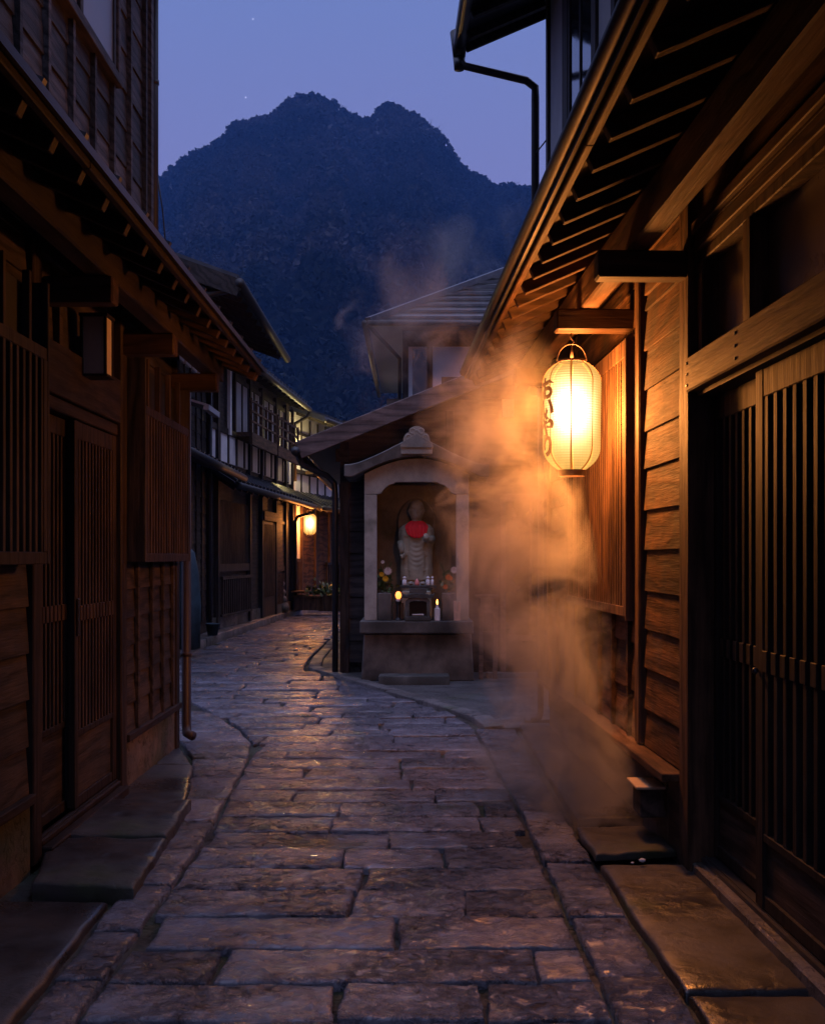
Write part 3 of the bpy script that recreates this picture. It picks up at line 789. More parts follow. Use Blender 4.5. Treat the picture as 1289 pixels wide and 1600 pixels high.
# ---- paper lanterns
def lantern(name, label, c, r, hgt, text, energy, rz=0, group=None):
    L = thing(name, label, 'lantern', c, rz, group)
    nr = 44; n = 48
    prof = []
    def rad(t):   # t 0 bottom .. 1 top
        e = abs(2*t-1.0)
        return r*(1-.045*(1-t))*(1-.52*max(0,(e-.55)/.45)**2.6)
    for i in range(nr*2+1):
        t = i/(nr*2); prof.append((rad(t) + (.0012*r/.15 if i % 2 else -.0012*r/.15), (t-.5)*hgt))
    mb = MB(); mb.lathe(prof, n=n, cap=False)
    mb.build('shade', M['lantern_paper'], L, smooth=False)
    sm = MB()
    for k in range(8):
        a = 2*PI*k/8 + .62
        for i in range(0, nr*2, 2):
            t0 = i/(nr*2); t1 = (i+2)/(nr*2); wv = .0032*r/.15*(1.9-1.2*math.sin(PI*t0))
            r0, r1 = rad(t0)+.0026*r/.15, rad(t1)+.0026*r/.15
            d0 = wv/r0; d1 = wv/r1
            sm.add([(r0*math.cos(a-d0),r0*math.sin(a-d0),(t0-.5)*hgt),(r0*math.cos(a+d0),r0*math.sin(a+d0),(t0-.5)*hgt),
                    (r1*math.cos(a+d1),r1*math.sin(a+d1),(t1-.5)*hgt),(r1*math.cos(a-d1),r1*math.sin(a-d1),(t1-.5)*hgt)], [(0,1,2,3)])
    sm.build('seam', M['lantern_seam'], L)
    rb = rad(0); rt = rad(1)
    cp = MB(); cp.lathe([(rb*.93,-hgt/2-.001),(rb*1.03,-hgt/2-.001),(rb*1.03,-hgt/2-.033*hgt/.56),(rb*.93,-hgt/2-.033*hgt/.56)], n=32, cap=False)
    cp.build('bottom_ring', M['lantern_ring'], L, smooth=False)
    cp = MB(); cp.lathe([(rt*.9,hgt/2+.001),(rt*1.0,hgt/2+.001),(rt*1.0,hgt/2+.012),(rt*.9,hgt/2+.012)], n=32, cap=False)
    cp.build('top_ring', M['lantern_ring'], L)
    wr = MB(); s_ = r/.15
    wr.tube([(.075*s_*math.cos(PI*k/12),.0,hgt/2+.01+.085*s_*math.sin(PI*k/12)) for k in range(13)], .0028*s_, 8)
    wr.tube([(0,0,hgt/2+.09*s_),(0,0,hgt/2+.02*s_)], [.003*s_,.009*s_], 8)
    wr.tube([(0.0,0,hgt/2+.09*s_),(.012*s_,0,hgt/2+.105*s_),(0,0,hgt/2+.118*s_),(-.01*s_,0,hgt/2+.13*s_),(0,0,hgt/2+.15*s_)], .003*s_, 8)
    wr.build('handle', M['lantern_ring'], L, smooth=True)
    if text:
        vs = []; 
        cu = bpy.data.curves.new('t', 'FONT')
        for j, ch in enumerate(text):
            cu.body = ch; cu.size = .118; cu.align_x = 'CENTER'; cu.offset = .006; cu.resolution_u = 4
            tmp = bpy.data.objects.new('t', cu); COL.objects.link(tmp)
            bpy.context.view_layer.update()
            me = bpy.data.meshes.new_from_object(tmp.evaluated_get(bpy.context.evaluated_depsgraph_get()))
            bm = bmesh.new(); bm.from_mesh(me); bmesh.ops.triangulate(bm, faces=bm.faces)
            bmesh.ops.subdivide_edges(bm, edges=[e for e in bm.edges if e.calc_length() > .012], cuts=2, use_grid_fill=True)
            zc = .128-.096*j; a0 = R(205)
            for v in bm.verts:
                x, yv = v.co.x*.95, (v.co.y-.04)*1.0
                z = zc+yv; t = z/hgt+.5; rr = rad(t)+.004
                a = a0 + x/rr
                v.co = (rr*math.cos(a), rr*math.sin(a), z)
            m2 = bpy.data.meshes.new('letter'); bm.to_mesh(m2); bm.free()
            m2.materials.append(M['lantern_ink'])
            lo = bpy.data.objects.new('letter', m2); COL.objects.link(lo); lo.parent = L
            bpy.data.objects.remove(tmp); bpy.data.meshes.remove(me)
    li = bpy.data.lights.new('bulb', 'POINT'); li.energy = energy; li.color = (1.0,.35,.078); li.shadow_soft_size = .11*r/.15
    bo = bpy.data.objects.new('bulb', li); COL.objects.link(bo); bo.parent = L; bo.location = (0,0,.02)
    return L
g = G('lantern_paper'); geo = g.n('NewGeometry'); co = g.obj(); x_, y_, z_ = g.xyz(co)
lw = g.n('LayerWeight', {0: .5}).outputs['Facing']
fc = g.math('SUBTRACT', 1.0, lw)
gz_ = g.math('MULTIPLY', g.math('SUBTRACT', z_, .02), 7.0)
hot = g.math('MULTIPLY', g.math('POWER', 2.718, g.math('MULTIPLY', g.math('MULTIPLY', gz_, gz_), -1.0)), g.math('POWER', fc, 3.0))
rib = g.math('MULTIPLY_ADD', g.math('SINE', g.math('MULTIPLY', z_, 2*PI*44/.56)), .05, .95)
st = g.math('MULTIPLY', g.math('MULTIPLY_ADD', hot, 6.5, 1.12), rib)
pn = g.rng(g.noise(co, 14, 4, .6), .3, .7, .93, 1.05)
colr = g.mix(g.math('MULTIPLY', hot, 1.5, clamp=True), (1.0,.54,.125), (1.0,.80,.50))
em = g.n('Emission', {'Color': colr, 'Strength': g.math('MULTIPLY', st, pn)})
tr = g.n('BsdfTransparent', {'Color': (1,.9,.75,1)})
mx = g.n('MixShader', {0: .42, 1: em.outputs[0], 2: tr.outputs[0]})
g.nt.links.new(mx.outputs[0], g.out.inputs['Surface'])
g.m.cycles.emission_sampling = 'NONE'
M['lantern_paper'] = g.m
M['lantern_seam'] = emit('lantern_seam', (1,.28,.03), .42, (.3,.12,.04)); M['lantern_seam'].cycles.emission_sampling = 'NONE'
M['lantern_ink'] = emit('brown_ink', (1,.22,.03), .16, (.10,.03,.008)); M['lantern_ink'].cycles.emission_sampling = 'NONE'  # weak emission stands in for bulb light coming through the ink
M['lantern_ring'] = plain('lantern_ring', (.10,.05,.028), .5, 0, .2)
lantern('paper_lantern', 'large glowing paper lantern with brush lettering, hanging from a bracket of the cedar house', (.815,5.90,2.02), .150, .55, 'おいやり', LANTERN_W)
# ------------------------------------------------------------------ houses farther up the street
def gable_eave(par, o, y0, y1, w_out, w_in, z, pitch, th, mat, rafters=True, gut=True, name='roof'):
    b = MB()
    zi = z+(w_out-w_in)*pitch
    v = []
    for yy in (y0,y1):
        v += [(o*w_out,yy,z),(o*w_in,yy,zi),(o*w_in,yy,zi+th),(o*w_out,yy,z+th)]
    b.add(v, [(0,1,2,3),(7,6,5,4),(0,4,5,1),(1,5,6,2),(2,6,7,3),(3,7,4,0)])
    y = y0+.15
    while y < y1:
        b.beam((o*(w_out+.01),y,z+th+.02),(o*w_in,y,zi+th+.02),.09,.05); y += .32
    r = b.build(name, mat, par, fix=True)
    if rafters:
        b = MB(); y = y0+.2; b.beam((o*(w_out-.03),0,z-.03),(o*w_in,0,zi-.03),.05,.06)
        b = b.build('rafter', M['dark_y'], par); q = b
        while y < y1:
            if q is None: q = b.copy(); COL.objects.link(q)
            q.location = (0,y,0); q = None; y += .45
    if gut:
        b = MB(); b.tube([(o*(w_out+.05),y0-.05,z+.02),(o*(w_out+.05),y1+.05,z+.0)], .055, 10); b.build('gutter', M['pipe'], par, smooth=True)
    return r
def slats(mb, o, w0, w1, y0, y1, z0, z1, pitch, sw):
    y = y0+pitch/2
    while y < y1: mb.box(o*w0,o*w1,y-sw/2,y+sw/2,z0,z1); y += pitch
    return mb

# house just beyond the near left one: only its upper gable and a strip of wall show
o = 1
A = thing('townhouse', 'dark townhouse whose plain upper gable rises just past the reddish timber house', 'house', (-3.27,13.4,0), 0)
b = MB(); b.box(-5,0,.3,4.9,0,4.9); b.build('wall', M['dark_y'], A)
b = MB(); lapped(b,o,.0,.3,4.9,.3,4.6,.24); 
for k in range(11): b.box(0,.03,.32+.45*k,.37+.45*k,.3,4.6)
b.build('wall_siding', M['dark_y'], A)
b = MB()
for k in range(9): b.box(.001,.05,.5+.5*k,.88+.5*k,4.05,4.45)
b.build('plaster_panel', M['plaster'], A)
gable_eave(A,o,0,5.0,1.22,-2.6,4.46,.36,.10,M['tile'])
b = MB(); b.beam((1.26,-.02,4.42),(-2.6,-.02,5.80),.05,.2); b.build('barge_board', M['dark_y'], A)
b = MB(); b.tube([(1.26,0,4.44),(.6,.1,4.3),(.05,.2,4.25),(.05,.2,.1)],.045,8); b.build('drainpipe', M['pipe'], A, smooth=True)
b = MB(); b.beam((.0,3.2,3.55),(.42,3.2,3.42),.9,.03,(0,0,1)); b.box(.34,.42,2.75,3.65,3.36,3.42); b.build('canopy', M['plaster'], A)
gable_eave(A,o,.2,4.9,.55,-.1,2.55,.3,.07,M['metal'],False,True,'lower_roof')
p = MB(); p.tube([(.08,4.75,0),(.08,4.75,4.3)],.04,8); p.build('drainpipe', M['pipe'], A, smooth=True)

# second house, with balcony railings
B = thing('townhouse', 'half-timbered townhouse with balcony railings and a strip of white plaster', 'house', (-3.30,18.45,0), -math.atan(.0773))
Ln = 7.55
b = MB(); b.box(-5,-.02,0,Ln,0,4.9); b.build('wall', M['dark_y'], B)
b = MB(); b.box(-.02,.02,0,Ln,.1,.30); b.build('foundation', M['kerb'], B)
for yy in (.08,.62,3.05,4.15,5.55,6.65,7.45):
    p = MB(); p.box(-.02,.06,yy-.06,yy+.06,.1,4.6); p.build('post', M['dark_z'], B)
f = MB(); f.box(0,.05,.68,2.98,1.05,1.18); slats(f,o,.01,.035,.7,2.98,1.18,2.25,.075,.03); slats(f,o,.06,.10,.7,2.98,.32,.95,.14,.05); f.box(.06,.11,.68,2.98,.92,.97); f.box(.055,.105,.68,2.98,.30,.34)
f.build('lattice_window', M['dark_z'], B)
f = MB(); f.box(0,.03,4.22,5.48,.12,2.0); slats(f,o,.03,.05,4.25,5.45,.5,1.95,.09,.035); f.build('door', M['post_z'], B)
f = MB(); f.box(0,.09,4.15,5.6,2.02,2.2); f.build('lintel', M['beam_y'], B)
f = MB(); f.box(0,.03,5.65,6.55,1.0,1.1); f.box(.0,.012,5.65,6.55,1.1,2.4); slats(f,o,.012,.035,5.65,6.55,.3,.95,.11,.04); f.box(.012,.035,5.65,6.55,2.0,2.06)
f.build('lattice_window', M['beam_y'], B)
b = MB(); b.box(-.02,.01,.1,Ln,2.92,3.42); b.build('plaster_wall', M['plaster'], B)
b = MB(); slats(b,o,.01,.03,.5,Ln,2.92,3.42,.62,.09); b.box(.0,.04,.1,Ln,3.40,3.50); b.build('timber_frame', M['dark_z'], B)
for (ya,yb) in ((1.95,4.0),(4.35,6.5)):
    w_ = MB(); w_.box(.0,.04,ya-.08,ya,3.5,4.55); w_.box(.0,.04,yb,yb+.08,3.5,4.55); w_.box(0,.04,ya,yb,4.42,4.5)
    for k in range(1,4): w_.box(0,.035,ya+(yb-ya)*k/4-.03,ya+(yb-ya)*k/4+.03,3.5,4.42)
    wd = w_.build('window', M['dark_z'], B)
    w_ = MB(); w_.box(0,.015,ya,yb,3.5,4.42); w_.build('pane', M['plaster_blue'], wd)
    r_ = MB(); r_.box(.06,.34,ya-.1,yb+.1,3.42,3.50); r_.box(.30,.345,ya-.1,yb+.1,3.28,3.48)
    for zz in (3.68,3.86,4.04): r_.box(.30,.335,ya-.1,yb+.1,zz,zz+.035)
    for k in range(6):
        yy = ya-.08+(yb-ya+.12)*k/5; r_.box(.295,.34,yy-.022,yy+.022,3.5,4.10)
    r_.build('balcony_railing', M['beam_y'], B)
b = MB(); b.box(.02,.07,1.35,1.47,3.4,4.55); b.build('shutter', M['plaster'], B)
b = MB(); b.box(.02,.06,6.9,7.1,2.95,4.5); b.build('shutter', M['plaster'], B)
gable_eave(B,o,-.1,Ln,.36,-3.2,4.62,.36,.12,M['tile'])
gable_eave(B,o,-.1,Ln,.48,-.02,2.42,.62,.08,M['metal'],True,True,'lower_roof')
p = MB(); p.tube([(.53,Ln-.05,2.42),(.50,Ln-.05,2.30),(.15,Ln-.1,2.20),(.10,Ln-.1,2.1),(.10,Ln-.1,.12)],.04,8); p.build('drainpipe', M['pipe'], B, smooth=True)
p = MB(); p.tube([(.41,Ln-.02,4.6),(.35,Ln-.02,4.45),(.08,Ln-.02,4.3),(.08,Ln-.02,3.0)],.04,8); p.build('drainpipe', M['pipe'], B, smooth=True)

# third house, lit by the small lantern
Cn = thing('townhouse', 'plastered townhouse behind the small lantern, at the bend of the street', 'house', (-2.70,26.15,0), -math.atan(.24))
Lc = 9.0
b = MB(); b.box(-5,-.02,0,Lc,0,4.7); b.build('wall', M['dark_y'], Cn)
b = MB(); b.box(-.02,.005,0,Lc,2.6,4.6); b.build('plaster_wall', M['plaster'], Cn)
b = MB(); b.box(-.02,.01,0.45,Lc,.1,2.6); b.build('wall_siding', M['boards_y'], Cn)
b = MB(); b.box(-.02,.012,.05,.42,1.25,2.5); b.build('pane', M['plaster'], Cn)
b = MB(); slats(b,o,.02,.05,.05,.42,.3,1.2,.1,.035); b.box(.01,.05,.03,.45,1.18,1.26); b.build('lattice_window', M['post_z'], Cn)
for yy in (.0,.48,1.5,2.6,3.6,4.6):
    p = MB(); p.box(0,.06,yy-.05,yy+.05,.1,2.6); p.build('post', M['post_z'], Cn)
b = MB()
for yy in (.5,1.1,1.7,2.3,2.9,3.5,4.1): b.box(0,.03,yy-.03,yy+.03,2.75,4.5)
b.box(0,.05,0,Lc,3.2,3.3); b.box(0,.04,0,Lc,4.1,4.16); b.build('timber_frame', M['dark_z'], Cn)
r_ = MB(); slats(r_,o,.2,.23,.7,5,3.3,3.78,.12,.035); r_.box(.19,.24,.7,5,3.78,3.83); r_.box(.0,.24,.7,5,3.22,3.3); r_.build('balcony_railing', M['beam_y'], Cn)
w_ = MB(); w_.box(.0,.02,1.15,1.65,3.75,4.1); w_.build('lit_window', M['lit'], Cn)
r_ = MB(); slats(r_,o,.06,.10,2.2,4.6,.15,1.1,.16,.05); r_.box(.05,.11,2.2,4.6,1.1,1.16); r_.build('fence_panel', M['dark_z'], Cn)
gable_eave(Cn,o,0,Lc,.75,-3.0,4.35,.36,.12,M['tile'])
gable_eave(Cn,o,.1,Lc,.62,-.02,2.38,.5,.08,M['tile'],True,True,'lower_roof')
lantern('paper_lantern', 'small glowing paper lantern far up the street, under the eaves of the plastered townhouse', (-2.33,26.2,2.04), .15, .47, None, LANTERN2_W)
# wall lamp that lights the upper plaster between the two houses
WL = thing('wall_lamp', 'small lit lamp on the post between the railed townhouse and the plastered one', 'lamp', (-2.60,26.05,3.85))
b = MB(); b.box(-.10,.0,-.03,.03,.06,.09); b.lathe([(.02,.09),(.07,.05),(.075,.04),(.02,.04)],(0,0,0),14); b.build('bracket', M['black'], WL)
b = MB(); b.ball((0,0,0),.045,12,8); b.build('globe', emit('globe_light', (1,.78,.36), 6), WL, smooth=True)
li = bpy.data.lights.new('bulb','POINT'); li.energy = WALL_W; li.color = (1,.78,.32); li.shadow_soft_size = .05
bo = bpy.data.objects.new('bulb', li); COL.objects.link(bo); bo.parent = WL; bo.location = (.09,-.04,-.03)

# distant houses closing the view
for i, (x, yy, rz, wz, lab) in enumerate(((1.6,52,-.4,4.6,'distant dark house with a pale roof edge, low under the mountain'),)):
    D = thing('far_house', lab, 'house', (x-5,yy,0), rz)
    b = MB(); b.box(-4,4,0,6,0,wz); b.build('wall', M['plaster_blue'], D)
    b = MB(); b.prism([(-4.6,wz-.1),(4.6,wz-.1),(0,wz+2.2)],-.5,6.5); b.build('roof', M['tile'], D)

# small objects along the far row
PL = thing('planter', 'wooden planter box with low shrubs, under the small lantern', 'planter', (-2.42,25.7,.10), -.2)
b = MB(); b.box(-.15,.42,-.25,.25,.02,.30); b.box(-.18,.45,-.28,.28,.30,.34); b.box(-.2,.1,-.3,.3,.40,.44); b.box(.45,.95,-.2,.2,0,.36)
for xx in (-.14,.40): b.box(xx,xx+.05,-.24,.24,.0,.3)
b.build('box', M['post_z'], PL, .004)
def leaves(n, c, sp, s_, up=.5):
    mb = MB()
    for i in range(n):
        p = Vector(c)+Vector((random.gauss(0,sp[0]),random.gauss(0,sp[1]),abs(random.gauss(0,sp[2]))))
        a = Vector((random.gauss(0,1),random.gauss(0,1),random.gauss(up,.6))).normalized()*s_*random.uniform(.6,1.3)
        w = a.cross(Vector((random.gauss(0,1),random.gauss(0,1),random.gauss(0,1)))).normalized()*s_*.28
        mb.add([p,p+a*.5+w,p+a,p+a*.5-w],[(0,1,2,3)])
    return mb
M['leaf'] = plain('leaf_green', (.05,.09,.025), .5, 0, .4, 20)
leaves(260,(.55,0,.36),(.22,.13,.10),.13).build('shrub', M['leaf'], PL)
ST = MB()
for k,(zz,rr) in enumerate(((.1,.2),(.27,.15),(.43,.12),(.62,.10),(.76,.07))): ST.ball((0,0,zz),rr,10,7,(1,1,.8))
so = ST.build('garden_stone', M['kerb'], None, smooth=True); so.location = (-2.85,24.9,.10)
tag(so, 'pile of rounded stones standing beside the door of the railed townhouse', 'stones')
TP = MB(); TP.lathe([(.10,0),(.16,.02),(.17,.6),(.14,1.0),(.09,1.25),(.05,1.3)],n=14)
M['blue'] = plain('faded_blue_cloth', (.03,.062,.085), .6, 0, .3)
to = TP.build('wrapped_bundle', M['blue'], None, smooth=True); to.location = (-2.9,14.9,0.10)  # upright bundle wrapped in blue tarp
tag(to, 'slim upright bundle wrapped in faded blue cloth by the dark wall', 'bundle')
BK = thing('bucket', 'blue plastic bucket standing on the raised pavement beside the drainpipe', 'bucket', (-3.05,17.6,.10))
b = MB(); b.lathe([(.075,0),(.105,.17),(.112,.17),(.11,.185),(.095,.165),(.07,.02)],n=16); b.build('pail', M['blue'], BK, smooth=True)
b = MB(); b.tube([(.105*math.cos(PI*k/8),0.02,.17-.09*math.sin(PI*k/8)) for k in range(9)],.006,6); b.build('handle', M['black'], BK)

# ------------------------------------------------------------------ shed behind the shrine
S = thing('shed', 'dark boarded shed with a long sloping roof directly behind the stone shrine', 'shed', (0,12.9,0))
b = MB()
z = .12
while z < 3.6:
    zt = min(z+.245,3.6)
    # front boards end under the slope
    xl = -.78
    for (xa, xb) in ((-.78,.75),(.75,3.2)):
        if z > 2.6 + (xb+.78)*.4: continue
        if z > 2.55: xa = max(xa, (z-2.55)/.4-.95)
        b.add([(xa,-.012,z),(xb,-.012,z),(xb,.03,z),(xa,.03,z),(xa,.0,zt+.01),(xb,.0,zt+.01),(xb,.03,zt+.01),(xa,.03,zt+.01)],
              [(3,2,1,0),(4,5,6,7),(0,1,5,4),(1,2,6,5),(2,3,7,6),(3,0,4,7)])
    z += .245
b.build('wall_siding', M['shed_x'], S)
b = MB(); b.prism([(-.76,0),(3.3,0),(3.3,4.2),(-.76,2.62)],.03,5.5); b.build('wall', M['dark_y'], S)
for xx in (-.76,.42,1.62):
    p = MB(); p.box(xx-.05,xx+.05,-.03,.03,0,2.6+(xx+.7)*.3); p.build('post', M['dark_z'], S, .005)
p = MB(); p.box(-.85,-.72,-.10,.0,2.36,2.50); p.build('beam_end', M['dark_y'], S)
b = MB()
v = []
for yy in (-.42,5.6): v += [(-1.2,yy,2.46),(3.4,yy,4.30),(3.4,yy,4.38),(-1.2,yy,2.54)]
b.add(v, [(0,1,2,3),(7,6,5,4),(0,4,5,1),(1,5,6,2),(2,6,7,3),(3,7,4,0)])
b.build('roof', M['metal'], S, fix=True)
b = MB(); b.beam((-1.23,-.445,2.45),(3.4,-.445,4.30),.05,.19); b.build('barge_board', M['grey_x'], S, .006)
b = MB(); b.tube([(-1.26,-.5,2.44),(-1.26,5.6,2.40)],.05,10); b.tube([(-1.26,-.3,2.42),(-1.2,-.3,2.30),(-.95,-.1,2.20),(-.87,-.06,2.12),(-.86,-.06,2.0),(-.86,-.06,.02)],.034,10)
b.build('gutter', M['black'], S, smooth=True)
f = MB(); f.box(.98,1.04,-.05,.02,0,1.92); f.box(1.56,1.62,-.05,.02,0,1.92); f.box(.98,1.62,-.06,.02,1.92,2.0); f.box(1.30,1.33,-.04,.02,.4,1.92); f.box(1.04,1.56,-.04,.02,.36,.42)
dd = f.build('door', M['grey_x'], S, .004)
f = MB(); f.box(1.04,1.56,-.015,-.012,.42,1.92); f.box(1.04,1.56,-.02,-.013,.02,.36); f.build('pane', M['glass'], dd)
f = MB(); f.box(1.0,1.13,-.05,-.02,2.86,3.06); f.build('window', M['paper'], S)  # pale panel stands in for a small gap where the sky shows

# two-storey house behind the shed
K = thing('tiled_house', 'two-storey white-plastered house with a tiled hip roof, behind the sloping shed roof', 'house', (-.12,20,0))
b = MB(); b.box(0,7,0,7,0,5.3); b.build('plaster_wall', M['plaster'], K)
for xx in (0,.42,1.42,2.3): 
    p = MB(); p.box(xx-.05,xx+.05,-.03,.03,3,5.3); p.build('post', M['dark_z'], K)
p = MB(); p.box(0,7,-.035,.02,4.95,5.25); p.build('beam', M['dark_y'], K)
f = MB(); f.box(.12,.4,-.02,.02,3.2,4.9); f.build('window', M['glass'], K)
b = MB()
e, zt, zb = .62, 7.6, 5.22
b.add([(-e,-.75,zb),(7.6,-.75,zb),(7.6,7.6,zb),(-e,7.6,zb),(3.4,3.4,zt),(3.6,3.5,zt)], [(0,1,5,4),(1,2,5),(2,3,4,5),(3,0,4),(3,2,1,0)])
b.build('roof', M['tile'], K)
b = MB()
for i in range(13):
    t = (i+.5)/14; zz = zb+(zt-zb)*t; xx = -e+(3.4+e)*t; y_ = -.75+4.15*t
    b.beam((xx,y_,zz+.02),(7.6-4.0*t,y_,zz+.02),.05,.05)
b.beam((-e,-.75,zb+.03),(3.4,3.4,zt+.05),.14,.10)
b.build('roof_ridge', M['tile'], K)
b = MB(); b.tube([(-e-.06,-.8,zb-.02),(-e-.06,7.6,zb-.06)],.05,8); b.tube([(-e,-.82,zb-.03),(7.6,-.82,zb-.06)],.05,8); b.tube([(-e,-.8,zb-.05),(-.1,-.1,zb-.5),(-.1,-.1,3)],.035,8)
b.build('gutter', M['pipe'], K, smooth=True)

# ------------------------------------------------------------------ stone shrine
SH = thing('stone_shrine', 'weathered stone wayside shrine with an open niche and curved stone roof', 'shrine', (.043,12.0,0))
sm_ = M['granite']
b = MB()
b.prism([(-.58,0),(.60,0),(.57,.50),(-.55,.50)],.02,.80)
b.build('pedestal', M['granite_dark'], SH, .012)
b = MB(); b.box(-.59,.59,-.06,.82,.502,.635); b.build('ledge', M['granite_dark'], SH, .012)
def arch(x):  # underside of roof
    return 2.13 + .20*math.cos(min(1,abs(x)/.62)*PI/2)**1.0
fr = MB()
fr.box(-.545,-.415,.03,.16,.637,1.95); fr.box(.415,.545,.03,.16,.637,1.95)
inner = [(-.415,1.95),(-.40,1.955),(-.365,1.965),(-.345,2.00),(-.29,2.05),(-.235,2.065),(-.22,2.08),(0,2.082),(.22,2.08),(.235,2.065),(.29,2.05),(.345,2.00),(.365,1.965),(.40,1.955),(.415,1.95)]
outer = [(-.545 + 1.09*i/14, arch(-.545+1.09*i/14)-.002) for i in range(15)]
fr.strip([(-.545,1.951)]+inner[1:-1]+[(.545,1.951)], outer, .03, .16)
fr.build('frame', sm_, SH, .004, fix=True)
bk = MB(); bk.box(-.54,-.44,.162,.74,.637,2.12); bk.box(.44,.54,.162,.74,.637,2.12); bk.box(-.438,.438,.66,.74,.637,2.2); bk.box(-.438,.438,.162,.66,2.12,2.2)
bk.build('niche', M['granite_ochre'], SH, .004)
rf = MB(); N_ = 33
lo = []; hi = []
for i in range(N_):
    x = -.75+1.5*i/(N_-1); a = abs(x)
    l = arch(x) if a < .60 else 2.13-.0*(a-.6)
    l = 2.13 + .21*max(0,math.cos(min(1,a/.66)*PI/2)) - .02*max(0,a-.6) + .25*max(0,a-.68)**1.5
    h_ = 2.245 + .33*max(0,1-a/.72)**1.25 + .10*max(0,a-.60)
    lo.append((x,l)); hi.append((x,max(h_, l+.07)))
rf.strip(lo, hi, -.07, .82)
rf.build('roof', M['granite_dark'], SH, .008, fix=True)
fc = MB(); fc.add([], [])
fc.prism([(-.16,2.36),(.16,2.36),(.165,2.44),(0,2.545),(-.165,2.44)],-.10,-.02); fc.build('gable_block', sm_, SH, .006, fix=True)
# crest: scalloped ornament
cr = MB(); out = []
for i in range(73):
    t = PI*(-.04+1.08*i/72); lobe = abs(math.cos(2.5*(t-PI/2)))**.55
    rr = (.125+.035*math.sin(t)**2)*(.80+.20*lobe)
    out.append((-rr*1.12*math.cos(t)*-1, 2.475+rr*1.12*math.sin(t)))
cr.prism([(x,z) for x,z in out], -.085, .02)
for cx, cz, rr in ((-.088,2.535,.030),(-.045,2.60,.032),(.0,2.575,.038),(.045,2.60,.032),(.088,2.535,.030)):
    cr.tube([(cx+rr*math.cos(2*PI*k/16)*(1-.02*k),-.086,cz+rr*math.sin(2*PI*k/16)*(1-.02*k)) for k in range(15)], .007, 6)
cr.prism([(-.17,2.43),(.17,2.43),(.165,2.47),(0,2.565),(-.165,2.47)],-.115,.0)
cr.build('crest', sm_, SH, .0, fix=True)
st = MB(); stone(st, [(-.385,-.36),(.33,-.36),(.33,-.10),(-.385,-.10)], .10, .14, .05, .003, .012, .006, .004)
so = st.build('stone_step', M['granite_dark'], None, smooth=True); so.location = (.043,12.0,0)
tag(so, 'long low stone step lying in front of the shrine pedestal', 'step')

# ---- statue: one continuous loft
STATUE = [(0,.165,.13,0),(.035,.17,.135,0),(.075,.15,.12,0),(.10,.145,.115,0),(.115,.175,.13,0),(.16,.172,.13,0),(.30,.165,.125,0),(.42,.170,.125,0),(.52,.184,.128,0),(.60,.190,.128,0),(.66,.182,.12,0),(.70,.150,.105,.004),(.725,.10,.085,.006),(.745,.058,.062,.004),(.762,.054,.058,0),(.775,.062,.068,-.006),(.81,.071,.082,-.008),(.85,.076,.088,-.006),(.89,.078,.090,-.002),(.92,.073,.084,.002),(.945,.060,.068,.004),(.962,.040,.045,.004),(.971,.022,.025,.004),(.975,.004,.005,.004)]
def body_at(z):
    for (a, b) in zip(STATUE, STATUE[1:]):
        if a[0] <= z <= b[0]:
            t = (z-a[0])/(b[0]-a[0]); return [a[i]+(b[i]-a[i])*t for i in (1,2,3)]
